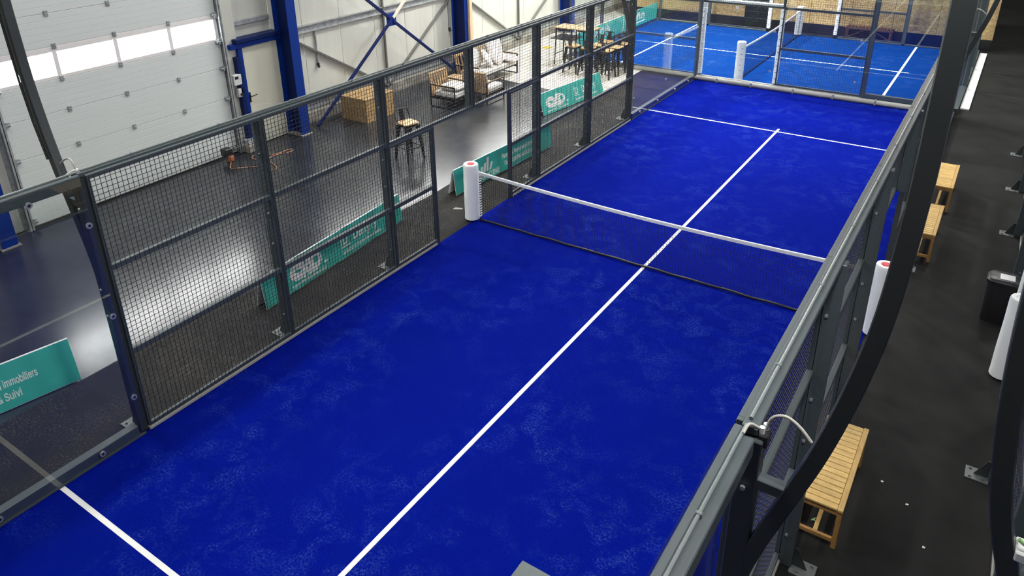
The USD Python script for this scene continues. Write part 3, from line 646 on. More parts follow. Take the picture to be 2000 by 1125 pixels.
for z in np.arange(0.08, 0.8, 0.045): m.box(-2.945, -2.915, -0.03, 0.02, z, z+0.026, 0.006)
obj('lacing', m, 'foam_white', t, kind='stuff', label='white lacing at the net edge')
obj('edge_cord', MB().cyl((-2.93, -0.005, 0.02), (-2.93, -0.005, 0.83), 0.012, 6), 'black_plastic', t)
pad_post('net_post', -3.085, -0.03, 1.0, 0.125, 'white padded net post with red cap in the gate gap by the lounge')
pad_post('net_post', 3.10, -0.03, 1.0, 0.11, 'white padded net post behind the light pole on the bench aisle')
pad_post('net_post', 4.48, -0.15, 1.05, 0.115, 'white wrinkled padded net post of the neighbouring court beside the bin', ring=False)
pad_post('gate_post_pad', 4.57, 0.92, 1.95, 0.075, 'tall white padded gate post just behind the black bin', ring=False)
pad_post('gate_post_pad', 4.57, -1.06, 1.95, 0.075, 'tall white padded gate post across the aisle from the nearest bench', ring=False)

# ================================================================== SECOND COURT
T2 = frame_of((0, 10.2, 0), (1, 0, 0), (0, -1, 0)); T2[:3, 1] = (0, 1, 0)
t = thing('side_fence', 'dark mesh fence of the short court just behind the glass back wall', 'fence', (-2, 10.2, 0))
for a, b in ((-5.1, -3.06), (-0.96, 1.08)): mesh_panel(t, T2, a, b, 0.1, 2.95, step=0.055, rails=(1.04, 2.045))
mesh_panel(t, T2, -3.06, -0.96, 2.03, 2.95, step=0.055, rails=())
for u in (1.12, -5.14): obj('post', MB(T2).box(u-0.04, u+0.05, 0.0, 0.1, 0, 4.0, 0.006), 'frame_paint', t)
obj('base_rail', MB(T2).box(-7.0, 3.05, 0.0, 0.07, 0.0, 0.1, 0.008), 'grey_tube', t)
obj('base_rail', MB(T2).box(1.16, 3.05, -0.01, 0.09, 0.0, 0.2, 0.006), 'frame_paint', t)
for a, b in ((1.17, 3.05), (-7.0, -5.19)): obj('glass_pane', MB(T2).box(a, b, 0.02, 0.03, 0.1, 2.95), 'glass', t)
obj('top_rail', MB(T2).box(-7.0, 3.05, 0.0, 0.08, 2.95, 3.0, 0.006), 'frame_paint', t)
T2f = frame_of((0, 16.93, 0), (1, 0, 0), (0, 1, 0))
t = thing('side_fence', 'dark mesh fence of the short court along the chipboard wall', 'fence', (-2, 16.93, 0))
for a, b in ((-5.1, -3.1), (-0.86, 1.06)): mesh_panel(t, T2f, a, b, 0.05, 2.95, step=0.055, rails=(0.96, 1.97))
mesh_panel(t, T2f, -3.1, -0.86, 1.95, 2.95, step=0.055, rails=())
for u in (1.1, -5.14, -6.97, 3.02): obj('post', MB(T2f).box(u-0.045, u+0.045, 0.0, 0.1, 0, 3.0, 0.006), 'frame_paint', t)
obj('base_rail', MB(T2f).box(-7.0, -3.1, 0.0, 0.07, 0.0, 0.05, 0.008).box(-0.86, 3.05, 0.0, 0.07, 0.0, 0.05, 0.008), 'frame_paint', t)
for a, b in ((1.15, 3.0), (-6.95, -5.2)): obj('glass_pane', MB(T2f).box(a, b, 0.02, 0.03, 0.05, 2.95), 'glass', t)
for X, o, lab in ((-7.0, -1, 'glass end wall of the short court behind the teal banners'), (3.05, 1, 'glass end wall of the short court along the aisle')):
    T = frame_of((X, 13.57, 0), (0, 1, 0), (o, 0, 0)); t = thing('glass_wall', lab, 'glass wall', (X, 13.57, 0))
    for k in range(3): obj('glass_pane', MB(T).box(-3.3+2.2*k+0.004, -3.3+2.2*k+2.196, 0, 0.01, 0.08, 2.95), 'glass', t)
    obj('bottom_channel', MB(T).box(-3.3, 3.33, 0.012, 0.1, -0.005, 0.12, 0.006), 'frame_paint', t)
    obj('top_rail', MB(T).box(-3.3, 3.33, 0.012, 0.1, 2.93, 3.0, 0.006), 'frame_paint', t)
    for k in (1, 2): obj('post', MB(T).box(-3.3+2.2*k-0.04, -3.3+2.2*k+0.04, 0.014, 0.11, 0, 2.93, 0.006), 'frame_paint', t)
t = thing('kerb_board', 'long white foam board lying along the foot of the short court', 'foam board', (3.26, 13.8, 0))
obj('board', MB().box(3.17, 3.36, 10.7, 16.9, -0.003, 0.035, 0.006), 'foam_white', t)
# net of the short court, along y
nt, _ = net(10.62, 16.75, -1.98, 0.86, 0.80, 'black net with white top band in the short court', along='y')
for (x, y, lab) in ((-1.99, 10.50, 'white padded net post of the short court nearest the glass back wall'), (-2.05, 16.85, 'white padded net post of the short court by the chipboard wall')):
    t = pad_post('net_post', x, y, 1.05 if y < 12 else 0.95, 0.115, lab, ring=False)
    m = MB()
    for k, z in enumerate(np.arange(0.15, 0.98, 0.145)):
        a = -1.15+0.06*(k % 2)
        m.add([(x+0.118*math.cos(a+s*w)+0.0, y+0.118*math.sin(a+s*w), z+dz) for s, dz, w in ((-1, 0, .22), (1, 0, .22), (1, 0.012, .22), (-1, 0.012, .22))], [[0, 1, 2, 3]])
    obj('printed_mark', m, 'foam_mark', t, kind='stuff')
def wrap_post(x, y, h, label, w=0.11):
    t = thing('gate_post_pad', label, 'padded post', (x, y, 0))
    m = MB(); k = 14
    for i in range(k):
        z0, z1 = 0.12+(h-0.12)*i/k, 0.12+(h-0.12)*(i+1)/k; j = 0.002*math.sin(2.7*i+x)
        m.box(x-w/2+j, x+w/2+j, y-w/2, y+w/2, z0, z1+0.002, 0.012)
    obj('foam_wrap', m, 'foam_white', t)
    obj('post_foot', MB().box(x-0.03, x+0.03, y-0.03, y+0.03, 0, 0.14), 'black_metal', t)
    mm = MB()
    for i, z in enumerate(np.arange(0.25, h, 0.17)): mm.box(x-0.02, x+0.02, y-w/2-0.003, y-w/2, z, z+0.014)
    obj('printed_mark', mm, 'foam_mark', t, kind='stuff')
wrap_post(-2.98, 10.27, 2.6, 'white wrapped gate post of the short court at the glass corner')
wrap_post(-0.98, 10.27, 2.03, 'white wrapped gate post of the short court beside the mesh, nearest the net')
t = stage.GetPrimAtPath('/World/gate_post_pad_003')
obj('lintel_pad', MB().box(-2.9, -0.93, 10.215, 10.325, 2.03, 2.13, 0.015), 'foam_white', t, label='white padded lintel')
wrap_post(-3.03, 16.9, 2.2, 'white wrapped gate post against the black doorway of the chipboard wall')
wrap_post(-0.9, 16.9, 2.9, 'white wrapped gate post in front of the chipboard sheets')

# chipboard wall behind the short court
wb = thing('wall_partition', 'chipboard partition wall with a black base behind the short court', 'wall', (-2, 17.4, 0), **S)
xs = [-8.6, -7.35, -6.1, -5.05, -4.02]
for a, b in zip(xs, xs[1:]): obj('chipboard_sheet', MB().box(a+0.004, b-0.004, 17.38, 17.4, 0.33, 5.2, 0.003), 'osb', wb)
xs = [-3.08, -1.85, -0.6, 0.65, 1.9, 3.4]
for a, b in zip(xs, xs[1:]): obj('chipboard_sheet', MB().box(a+0.004, b-0.004, 17.38, 17.4, 0.33, 5.2, 0.003), 'osb', wb)
obj('black_base', MB().box(-8.6, 3.4, 17.36, 17.4, -0.012, 0.33, 0.004), 'black_plastic', wb)
obj('wall_core', MB().box(-8.6, 3.4, 17.4, 17.5, -0.012, 5.2), 'black_plastic', wb)
m = MB().box(-4.02, -3.08, 17.375, 17.4, 0.33, 5.2)
for k in range(22): m.box(-4.0, -3.1, 17.36, 17.376, 0.36+0.22*k, 0.36+0.22*k+0.19, 0.004)
obj('black_slat_panel', m, 'black_plastic', wb)
t = thing('wall_socket', 'small white socket plate on the chipboard beside the black doorway', 'socket', (-4.3, 17.36, 0.62))
obj('plate', MB().box(-4.35, -4.25, 17.365, 17.38, 0.57, 0.67, 0.004), 'print_white', t)
obj('socket_face', MB().cyl((-4.3, 17.366, 0.62), (-4.3, 17.36, 0.62), 0.03, 12), 'grey_plastic', t)
t = thing('wooden_bench', 'brown slatted bench standing against the chipboard wall', 'bench', (0.05, 17.15, 0))
for k in range(13):
    x = -0.62+k*0.105; obj('slat', MB().box(x, x+0.075, 17.02, 17.32, 0.40, 0.425, 0.004), 'brown_wood', t)
obj('seat_rail', MB().box(-0.65, 0.75, 17.0, 17.04, 0.34, 0.40, 0.004), 'brown_wood', t)
obj('seat_rail', MB().box(-0.65, 0.75, 17.28, 17.32, 0.34, 0.40, 0.004), 'brown_wood', t)
for x in (-0.62, 0.66):
    for y in (17.0, 17.28): obj('leg', MB().box(x, x+0.05, y, y+0.05, -0.012, 0.36, 0.004), 'brown_wood', t)
for x, q in ((-0.6, -0.1), (0.69, 0.2)): obj('strut', MB().bar((x, 17.06, 0.06), (q, 17.06, 0.33), 0.03, 0.03), 'brown_wood', t)

# ------------------------------------------------------------------ lettering
_txt = {}
def letter(text, h, wid=0.82, bold=True):
    if (text, h, bold) not in _txt: _txt[(text, h, bold)] = meshkit.text_mesh(text, h, 0.0015, bold)
    m = _txt[(text, h, bold)]; v = np.array(m.vertices); v[:, 0] -= v[:, 0].min(); v[:, 0] *= wid if wid > 0 else -wid/v[:, 0].max()
    return v, np.array(m.faces)
def banner(name, label, A, B, lean, h, items, back=True, th=0.012, z0=0.0, cat='advertising board'):
    """Board from A to B (ground points, read left to right seen from the court); its top sits `lean` further back."""
    A, B = np.array([*A, z0]), np.array([*B, z0]); L = np.linalg.norm(B-A); u = (B-A)/L; nrm = np.array([u[1], -u[0], 0.0])
    v = np.array([0, 0, h])-nrm*lean; v /= np.linalg.norm(v); n = np.cross(u, v); hh = math.hypot(h, lean)
    R = np.column_stack([u, v, n]); T = np.eye(4); T[:3, :3] = R; T[:3, 3] = A
    t = thing(name, label, cat, (A+B)/2)
    if back: obj('front_board', MB(T).box(0, L, 0, hh, -th, -0.002, 0.002), 'board_white', t)
    obj('teal_print', MB(T).box(0.004, L-0.004, 0.006, hh-0.004, -0.002 if back else -th, 0.0), 'teal', t)
    if back:
        T2_ = np.eye(4); v2 = np.array([0, 0, h])+nrm*(0.11); v2 /= np.linalg.norm(v2); R2 = np.column_stack([u, v2, np.cross(u, v2)]); T2_[:3, :3] = R2; T2_[:3, 3] = A-nrm*(lean+0.13)
        obj('rear_board', MB(T2_).box(0, L, 0, h*1.01, -th, 0, 0.002), 'board_white', t)
    for pname, parts in items:
        m = MB(T)
        for it in parts:
            if it[0] == 't': vv, ff = letter(it[1], it[4], *(it[5:] or (0.82,))); m.add(vv+[it[2], it[3], 0.0002], ff)
            elif it[0] == 'e': blob(m, *it[1:])
            elif it[0] == 'b': m.box(it[1], it[2], it[3], it[4], 0.0, 0.0015)
            elif it[0] == 'q': m.add([(x, y, z) for z in (0.0, 0.0015) for x, y in it[1]], [[4, 5, 6], [4, 6, 7], [0, 1, 5], [0, 5, 4], [1, 2, 6], [1, 6, 5], [2, 3, 7], [2, 7, 6], [3, 0, 4], [3, 4, 7]])
            elif it[0] == 'd': m.cyl((it[1], it[2], 0), (it[1], it[2], 0.0015), it[3], 14)
        obj(pname, m, 'print_white', t)
    return t
TXT = [('lettering', [('t', 'Placements, financements & immobiliers', 1.40, 0.255, 0.088, -1.21)]), ('lettering', [('t', 'Conseil patrimonial & Suivi', 1.46, 0.105, 0.088, -0.95)])]
PAT = [('logo_bars', [('q', [(0.64+0.085*k, 0.165), (0.70+0.085*k, 0.165), (0.715+0.10*k, 0.165+b), (0.65+0.10*k, 0.165+b)]) for k, b in enumerate((0.09, 0.12, 0.17, 0.26, 0.14))]),
       ('lettering', [('t', 'PATRIMOINE', 0.44, 0.04, 0.095, -0.86)])]+TXT
def blob(mb, x, y, w, h):
    """The joined O-A-D emblem: fat round letters run together, with a full stop after them."""
    from shapely.geometry import Point, Polygon, box as sbox
    from shapely import affinity
    O = Point(0.26, 0.5).buffer(0.5, 16); O = affinity.scale(O, 0.54, 1.0, origin=(0.26, 0.5))
    A = Polygon([(0.40, 0.0), (0.56, 1.0), (0.68, 1.0), (0.80, 0.0)]).buffer(0.06)
    D = sbox(0.62, 0.02, 0.78, 0.98).union(affinity.scale(Point(0.76, 0.5).buffer(0.5, 16), 0.52, 0.97, origin=(0.76, 0.5)))
    holes = affinity.rotate(sbox(0.19, 0.38, 0.33, 0.62), 45).union(affinity.rotate(sbox(0.54, 0.38, 0.62, 0.50), 45)).union(affinity.scale(Point(0.83, 0.55).buffer(0.22, 12), 0.35, 1.0))
    notch = Polygon([(0.42, 1.05), (0.50, 0.62), (0.55, 1.05)]).union(Polygon([(0.44, -0.05), (0.49, 0.24), (0.54, -0.05)]))
    g = O.union(A).union(D).difference(holes).difference(notch).union(affinity.scale(Point(1.12, 0.10).buffer(0.09, 10), 0.62, 1.0))
    g = affinity.affine_transform(g, [w, 0, 0, h, x, y])
    for q in getattr(g, 'geoms', [g]):
        m = trimesh.creation.extrude_polygon(q, 0.0015, engine='earcut'); mb.add(np.array(m.vertices)+[0, 0, 0.0002], m.faces)
def oad(x, w, fx, dx, dw, sw):
    return [('emblem', [('e', x, 0.125, w, 0.26)]), ('lettering', [('t', 'Agence Web & Communication', x, 0.045, 0.05, -w*1.12)]),
            ('logo_frame', [('b', fx, fx+0.018, 0.17, 0.40), ('b', fx, fx+0.20, 0.17, 0.188), ('b', fx, fx+0.06, 0.385, 0.40)]), ('lettering', [('t', 'D', fx+0.05, 0.215, 0.15, 0.85)]), ('lettering', [('t', 'Dailyfy', dx, 0.205, 0.165, -dw)]),
            ('lettering', [('t', 'Application de Gestion Interne & Mobile', fx, 0.07, 0.052, -sw)])]
banner('sign_board', 'teal board lettered immobiliers and Suivi, seen through the corner glass', (-5.07, -8.87), (-4.486, -5.93), 0.14, 0.505,
       TXT)
banner('sign_board', 'teal board with OAD logo behind the fence, nearer than the net post', (-3.80, -3.76), (-4.06, -0.68), 0.05, 0.47, oad(0.50, 0.64, 1.58, 1.87, 0.58, 0.93))
banner('sign_board', 'teal board with white bar-chart logo, behind the padded net post', (-3.885, 0.58), (-3.71, 3.67), 0.05, 0.475, PAT)
banner('sign_board', 'teal board with OAD logo beyond the net post, at the edge of the pale floor', (-4.86, 5.25), (-4.56, 7.72), 0.15, 0.50, oad(0.17, 0.72, 1.30, 1.62, 0.56, 0.90))
def eff(x): return [('lettering', [('t', 'efficity', x+0.32, 0.22, 0.22, 0.8)]), ('logo_mark', [('b', x, x+0.03, 0.16, 0.42), ('b', x+0.1, x+0.13, 0.2, 0.46), ('b', x+0.2, x+0.23, 0.16, 0.40), ('b', x-0.05, x+0.26, 0.24, 0.27), ('b', x-0.02, x+0.28, 0.34, 0.37)]), ('lettering', [('t', "l'immobilier en toute confiance", x+0.36, 0.10, 0.05, 0.7)])]
banner('court_banner', 'teal efficity banner beside the bar stools, on the end of the short court', (-6.987, 10.75), (-6.987, 13.9), 0.0, 0.54, eff(1.1), back=False, z0=0.13, cat='banner')
banner('court_banner', 'teal efficity banner nearest the chipboard wall, on the end of the short court', (-6.987, 14.0), (-6.987, 16.7), 0.0, 0.56, eff(0.55), back=False, z0=0.12, cat='banner')

# ================================================================== BENCHES, BIN
def bench(cx, cy, label, W=0.38, L=1.19, H=0.45):
    t = thing('slatted_bench', label, 'bench', (cx, cy, 0), group='slatted benches in the aisle')
    x0, x1, y0, y1 = cx-W/2, cx+W/2, cy-L/2, cy+L/2; fr = 0.045; k = 17
    for n_, (a, b) in enumerate(((x0, x0+fr), (x1-fr, x1))): obj('seat_rail', MB().box(a, b, y0, y1, H-0.03, H, 0.004), 'bench_rail_'+'ab'[n_], t)
    p = (L-0.01)/k
    for i in range(k):
        a = y0+0.005+i*p; obj('slat', MB().box(x0+fr+0.002, x1-fr-0.002, a, a+p-0.008, H-0.026, H-0.003, 0.004), 'bench_wood_'+random.choice('aaabcd'), t)
    for sx in (x0+0.004, x1-0.044):
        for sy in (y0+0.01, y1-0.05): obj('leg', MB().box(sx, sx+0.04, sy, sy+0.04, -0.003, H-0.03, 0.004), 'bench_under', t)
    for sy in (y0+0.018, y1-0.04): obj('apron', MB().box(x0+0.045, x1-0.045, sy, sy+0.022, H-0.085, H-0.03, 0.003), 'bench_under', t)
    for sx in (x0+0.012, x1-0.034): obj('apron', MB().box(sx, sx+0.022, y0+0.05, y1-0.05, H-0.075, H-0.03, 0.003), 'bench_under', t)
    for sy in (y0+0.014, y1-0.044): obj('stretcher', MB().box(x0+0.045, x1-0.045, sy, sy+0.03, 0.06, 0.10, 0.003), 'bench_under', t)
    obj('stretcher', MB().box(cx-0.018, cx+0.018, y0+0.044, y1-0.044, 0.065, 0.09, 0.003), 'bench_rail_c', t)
    return t
bench(3.235, -3.06, 'pale wood slatted bench standing alone, nearest the camera')
bench(3.29, 2.93, 'pale wood slatted bench, nearer of the pair along the aisle')
bench(3.335, 4.95, 'pale wood slatted bench, farther of the pair along the aisle')
t = thing('leaf_scrap', 'tiny lime green scrap lying under the nearest bench', 'scrap', (3.2, -3.4, 0))
obj('scrap', MB().poly([(3.17, -3.43), (3.2, -3.415), (3.225, -3.44), (3.2, -3.40), (3.205, -3.37), (3.18, -3.40)], -0.003, 0.002), 'lime', t)
t = thing('litter_bin', 'black plastic bin with a white paper on its lid beside the padded posts', 'bin', (4.36, 1.17, 0))
def rrect(w, d, r, n=6):
    P = []
    for cx, cy, a0 in ((w/2-r, d/2-r, 0), (-w/2+r, d/2-r, PI/2), (-w/2+r, -d/2+r, PI), (w/2-r, -d/2+r, 1.5*PI)):
        P += [(cx+r*math.cos(a0+PI/2*i/n), cy+r*math.sin(a0+PI/2*i/n)) for i in range(n+1)]
    return np.array(P)
def loft(rings, capt=True, capb=True):
    K = len(rings[0][0]); V = []; f = []
    for R, z in rings: V += [(x, y, z) for x, y in R]
    for i in range(len(rings)-1):
        for j in range(K):
            a, b = i*K+j, i*K+(j+1) % K; f += [[a, b, b+K], [a, b+K, a+K]]
    for i, on, fl_ in ((0, capb, True), (len(rings)-1, capt, False)):
        if on:
            V.append((*rings[i][0].mean(0), rings[i][1])); c = len(V)-1
            for j in range(K): f.append([c, i*K+(j+1) % K, i*K+j] if fl_ else [c, i*K+j, i*K+(j+1) % K])
    return np.array(V, float), np.array(f)
C = np.array([4.36, 1.17])
obj('bin_body', MB().add(*loft([(rrect(0.32, 0.24, 0.07)+C, -0.003), (rrect(0.36, 0.28, 0.08)+C, 0.56)])), 'black_plastic', t, smooth=40)
obj('lid', MB().add(*loft([(rrect(0.39, 0.31, 0.09)+C, 0.555), (rrect(0.395, 0.315, 0.09)+C, 0.59), (rrect(0.37, 0.29, 0.08)+C, 0.605), (rrect(0.33, 0.25, 0.07)+C, 0.625)])), 'black_plastic', t, smooth=40)
nt_ = obj('paper_note', MB().box(C[0]-0.06, C[0]+0.10, C[1]-0.09, C[1]+0.06, 0.625, 0.627), 'print_white', t, label='white paper note with faint print')
m = MB()
for a in (-0.03, 0.05):
    for k in range(3): m.box(C[0]+a-0.02, C[0]+a+0.02, C[1]-0.06+0.035*k, C[1]-0.055+0.035*k, 0.627, 0.6275)
obj('note_print', m, 'door_trim', nt_, kind='stuff')

# ================================================================== LOUNGE
def arm_frame(t, x0, x1, y, H=0.56, w=0.03):
    m = MB().box(x0, x1, y-w/2, y+w/2, 0, w*0.8, 0.004).box(x0, x1, y-w/2, y+w/2, H-w, H, 0.004).box(x0, x0+w, y-w/2, y+w/2, w*0.8, H-w, 0.004).box(x1-w, x1, y-w/2, y+w/2, w*0.8, H-w, 0.004)
    return obj('side_frame', m, 'black_metal', t)
def lounge_seat(name, label, cat, loc, rot, W, D=0.76, H=0.56, slats=6):
    """Faces +x before turning: steel side frames, slatted timber back, seat cushion."""
    t = thing(name, label, cat, loc, rot)
    if rot == 0: LOC[str(t.GetPath())] = np.zeros(3)
    z0 = -0.012
    for s in (-1, 1): arm_frame(t, -D/2, D/2, s*(W/2-0.015), H)
    obj('arm_pad', MB().box(-D/2+0.02, D/2-0.01, -W/2+0.002, -W/2+0.03, H, H+0.012, 0.003), 'pallet_wood', t); obj('arm_pad', MB().box(-D/2+0.02, D/2-0.01, W/2-0.03, W/2-0.002, H, H+0.012, 0.003), 'pallet_wood', t)
    obj('seat_frame', MB().box(-D/2+0.03, D/2-0.01, -W/2+0.03, W/2-0.03, 0.24, 0.27, 0.004).box(-D/2+0.03, D/2-0.01, -W/2+0.03, -W/2+0.06, 0.2, 0.25).box(-D/2+0.03, D/2-0.01, W/2-0.06, W/2-0.03, 0.2, 0.25), 'black_metal', t)
    R = roty(-0.2); bx = -D/2+0.08
    def B(x0, x1, y0, y1, za, zb, b=0.004):
        mm = MB(); mm.box(x0, x1, y0, y1, za, zb, b); v, f_ = mm.arr(); return (v @ R.T + [bx, 0, 0.27], f_)
    w2 = W/2-0.035
    for za in (0.0, 0.50): obj('back_rail', B(-0.02, 0.02, -w2, w2, za, za+0.05), 'pallet_wood', t)
    for s in (-1, 1): obj('back_stile', B(-0.02, 0.02, s*w2-0.025, s*w2+0.025, -0.02, 0.55), 'pallet_wood', t)
    for k in range(slats):
        y = -w2+0.025+(2*w2-0.05)*(k+0.5)/slats; obj('back_slat', B(-0.012, 0.012, y-0.025, y+0.025, 0.05, 0.50), 'pallet_wood', t)
    n = 2 if W > 1.3 else 1
    cw = (W-0.08)/n
    for k in range(n):
        y = -W/2+0.04+cw*(k+0.5); obj('seat_cushion', MB().box(-D/2+0.12, D/2-0.0, y-cw/2+0.004, y+cw/2-0.004, 0.27, 0.40, 0.03), 'cushion', t)
    return t
lounge_seat('armchair', 'low armchair with slatted wood back, its side to the lounge table, nearest the stool', 'armchair', (-7.30, 4.90, -0.012), 0, 0.70)
lounge_seat('armchair', 'low armchair turned away showing its wood back, beside the sofa', 'armchair', (-6.86, 5.66, -0.012), 90, 0.74)
lounge_seat('sofa', 'two-seat sofa with black frame and white cushions by the wall', 'sofa', (-7.87, 7.27, -0.012), 0, 1.88, slats=12)
t = thing('coffee_table', 'low slatted wood coffee table between the armchairs and the sofa', 'table', (-7.75, 5.86, 0))
for k in range(6): obj('top_slat', MB().box(-8.15, -7.3, 5.56+0.1*k, 5.653+0.1*k, 0.33, 0.36, 0.004), 'pallet_wood', t)
obj('table_frame', MB().box(-8.14, -7.31, 5.57, 5.60, 0.30, 0.33).box(-8.14, -7.31, 6.12, 6.15, 0.30, 0.33), 'black_metal', t)
for x in (-8.13, -7.345):
    for y in (5.575, 6.12): obj('leg', MB().box(x, x+0.03, y, y+0.03, -0.012, 0.31, 0.003), 'black_metal', t)
def cushion(label, c, size, M, m='cushion'):
    t = thing('cushion', label, 'cushion', c); obj('cover', MB().pillow(c, size, M), m, t, smooth=True)
cushion('white cushion lying flat on the seat of the armchair nearest the stool', (-7.20, 4.90, 0.475), (0.56, 0.56, 0.19), np.eye(3))
cushion('white back cushion in the armchair turned away', (-6.86, 5.44, 0.60), (0.56, 0.46, 0.18), rotx(-1.30) @ np.eye(3))
cushion('white back cushion at the sofa end nearest the column', (-7.98, 6.72, 0.64), (0.52, 0.64, 0.20), roty(1.25))
cushion('white back cushion at the sofa end farthest from the armchairs', (-7.99, 7.80, 0.70), (0.62, 0.66, 0.20), roty(1.28))
cushion('white scatter cushion leaning diagonally in the middle of the sofa', (-7.74, 7.08, 0.62), (0.46, 0.46, 0.16), rotz(0.5) @ roty(1.0) @ rotz(0.7))
cushion('pinkish scatter cushion beside the diagonal one on the sofa', (-7.72, 7.50, 0.58), (0.44, 0.46, 0.15), roty(0.85) @ rotz(0.3), 'cushion_pink')
cushion('pinkish white cushion lying on the sofa seat by its free arm', (-7.60, 7.90, 0.47), (0.56, 0.46, 0.16), rotz(0.15) @ roty(0.12), 'cushion_pink')

# bar stools
def make_stool(label, loc, rot):
    t = thing('bar_stool', label, 'stool', (0, 0, 0), 0, group='metal bar stools with wooden seats')
    H = 0.74
    obj('seat', MB().add(*loft([(rrect(0.32, 0.32, 0.05), H), (rrect(0.345, 0.345, 0.06), H+0.008), (rrect(0.345, 0.345, 0.06), H+0.022), (rrect(0.33, 0.33, 0.055), H+0.03)])), 'seat_wood', t, smooth=30)
    obj('seat_pan', MB().add(*loft([(rrect(0.31, 0.31, 0.04), H-0.05), (rrect(0.325, 0.325, 0.05), H)])), 'black_metal', t)
    for sx in (-1, 1):
        for sy in (-1, 1):
            m = MB(); a, b = np.array([sx*0.135, sy*0.135, H-0.02]), np.array([sx*0.205, sy*0.205, 0.0]); V = []
            for p, w in ((b, 0.016), (a, 0.034)):
                V += [(p[0]-w, p[1]-w, p[2]), (p[0]+w, p[1]-w, p[2]), (p[0]-w, p[1]+w, p[2]), (p[0]+w, p[1]+w, p[2])]
            obj('leg', m.add(V, BXF), 'black_metal', t)
    g = 0.18
    for (p, q) in (((-g, -g, 0.26), (g, -g, 0.26)), ((-g, g, 0.26), (g, g, 0.26)), ((-g, -g, 0.26), (-g, g, 0.26)), ((g, -g, 0.26), (g, g, 0.26))):
        obj('footrest', MB().bar(p, q, 0.02, 0.02), 'black_metal', t)
    obj('back_tube', MB().tube(bez([(-0.13, -0.155, H+0.01), (-0.185, -0.165, H+0.14), (-0.215, -0.14, H+0.235), (-0.225, 0, H+0.25), (-0.215, 0.14, H+0.235), (-0.185, 0.165, H+0.14), (-0.13, 0.155, H+0.01)], 6), 0.011, 8), 'black_metal', t, smooth=40)
    obj('back_plate', MB().bar((-0.165, 0, H), (-0.222, 0, H+0.25), 0.11, 0.006, (1, 0, 0)), 'black_metal', t)
    return t
def at(p, loc, rot):
    ops = UsdGeom.Xformable(p).GetOrderedXformOps(); ops[0].Set(Gf.Vec3d(*loc)); ops[1].Set(float(rot))
s0 = make_stool('metal bar stool with wooden seat standing alone behind the fence gate', None, 0); 
at(s0, (-5.83, 1.60, -0.012), -12)
for (x, y, r, lab) in ((-6.21, 9.06, 92, 'orange-brown seated bar stool in front of the black table shelf'), (-5.71, 9.02, 88, 'bar stool second from the black table shelf, in the front row'), (-5.64, 9.49, -88, 'bar stool behind the front row, under the pale table end'),
                       (-5.64, 9.945, -91, 'bar stool rearmost of the cluster, next to the pale table end'), (-5.10, 9.48, -92, 'bar stool in the middle row beside the light pole'), (-5.13, 9.945, -88, 'bar stool in the last row beside the light pole'), (-5.16, 9.0, 91, 'front bar stool of the cluster nearest the court fence')):
    copy(s0, lab, (x, y, -0.009), r)
# bar tables
def table(name, label, x0, x1, y0, y1, H, m, leg=0.05, shelf=None):
    t = thing(name, label, 'table', ((x0+x1)/2, (y0+y1)/2, 0))
    obj('table_top', MB().box(x0, x1, y0, y1, H-0.03, H, 0.006), m, t)
    for sx, px in ((1, x0), (-1, x1)):
        for sy, py in ((1, y0), (-1, y1)):
            obj('leg', MB().bar((px+sx*0.06, py+sy*0.06, H-0.03), (px+sx*0.03, py+sy*0.03, -0.009), leg, leg*0.7), 'black_metal', t)
    for a in (y0+0.07, y1-0.09): obj('apron', MB().box(x0+0.08, x1-0.08, a, a+0.02, H-0.09, H-0.03), 'black_metal', t)
    obj('footrail', MB().bar((x0+0.04, y0+0.04, 0.3), (x0+0.04, y1-0.04, 0.3), 0.02, 0.02), 'black_metal', t)
    if shelf: obj('lower_shelf', MB().box(*shelf, 0.004), 'black_metal', t, label='wide black lower shelf')
    return t
table('bar_table', 'tall wood-topped bar table with a wide black lower shelf, nearest the hall wall', -7.12, -6.50, 9.53, 10.10, 1.09, 'table_wood', 0.035, (-7.17, -6.44, 9.40, 10.10, 0.765, 0.785))
table('bar_table', 'tall wood-topped bar table with a pale sheen beside the teal banner', -6.47, -5.88, 9.55, 10.11, 1.09, 'table_wood', 0.035)

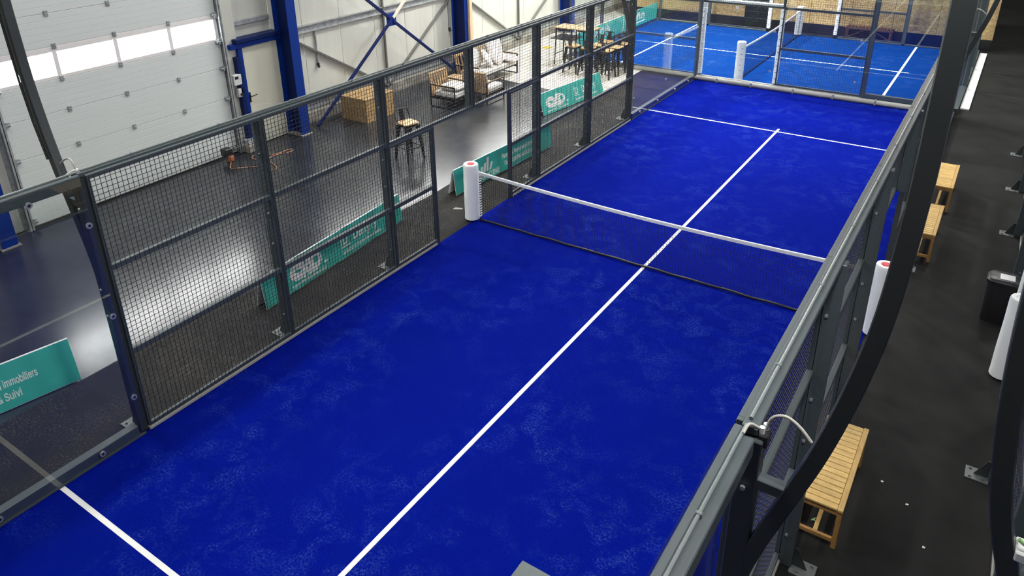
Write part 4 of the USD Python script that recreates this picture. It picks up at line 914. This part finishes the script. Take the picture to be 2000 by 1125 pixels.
# ================================================================== HALL LAMPS (high bays under the roof)
for i, (x, y, k) in enumerate([(-6.2, -6, 0.7), (-6.2, -1.5, 0.75), (-6.0, 3.0, 0.7), (-5.6, 7.0, 2.1), (-5.4, 11.0, 4.2), (-5.4, 15.0, 5.0), (0, -9, 0.4), (0, -2, 0.4), (0, 5, 0.4), (-1.5, 12.0, 2.3), (-1.5, 15.0, 2.8), (7.5, -4, 1), (7.5, 4, 1), (4.5, 12, 1), (4.5, 20, 1)]):
    t = thing('high_bay_lamp', 'flat white high bay lamp hung under the hall roof', 'lamp', (x, y, 8.0), group='high bay lamps under the roof')
    obj('housing', MB().box(x-0.65, x+0.65, y-0.22, y+0.22, 8.01, 8.12, 0.01), 'grey_plastic', t)
    obj('hanger', MB().cyl((x, y, 8.12), (x, y, 8.5), 0.01, 6), 'black_metal', t)
    l = UsdLux.RectLight.Define(stage, str(t.GetPath())+'/lamp_light'); l.CreateWidthAttr(1.2); l.CreateHeightAttr(0.38); l.CreateIntensityAttr(BAY*k); l.CreateColorAttr(Gf.Vec3f(1, 0.985, 0.955))

# ------------------------------------------------------------------ small scraps on the rubber
t = thing('rubber_wedge', 'small flat grey wedge lying on the rubber beside the padded net post', 'wedge', (-3.51, 0.16, 0))
obj('wedge', MB().add([(-3.60, 0.10, -0.003), (-3.44, 0.15, -0.003), (-3.60, 0.18, -0.003), (-3.45, 0.19, -0.003), (-3.60, 0.105, 0.004), (-3.44, 0.152, 0.022), (-3.60, 0.175, 0.004), (-3.45, 0.188, 0.022)], BXF), 'grey_tube', t)
for (x, y, lab) in ((3.63, -2.58, 'tiny white paper scrap on the aisle next to the nearest bench'), (3.87, -2.76, 'tiny white paper scrap in the middle of the aisle'), (4.06, -3.2, 'tiny white paper scrap on the aisle near the lime green cable')):
    t = thing('paper_scrap', lab, 'scrap', (x, y, 0))
    obj('scrap', MB().poly([(x-0.012, y-0.01), (x+0.008, y-0.014), (x+0.014, y+0.006), (x+0.001, y+0.004), (x-0.006, y+0.013)], -0.003, 0.004), 'print_white', t)
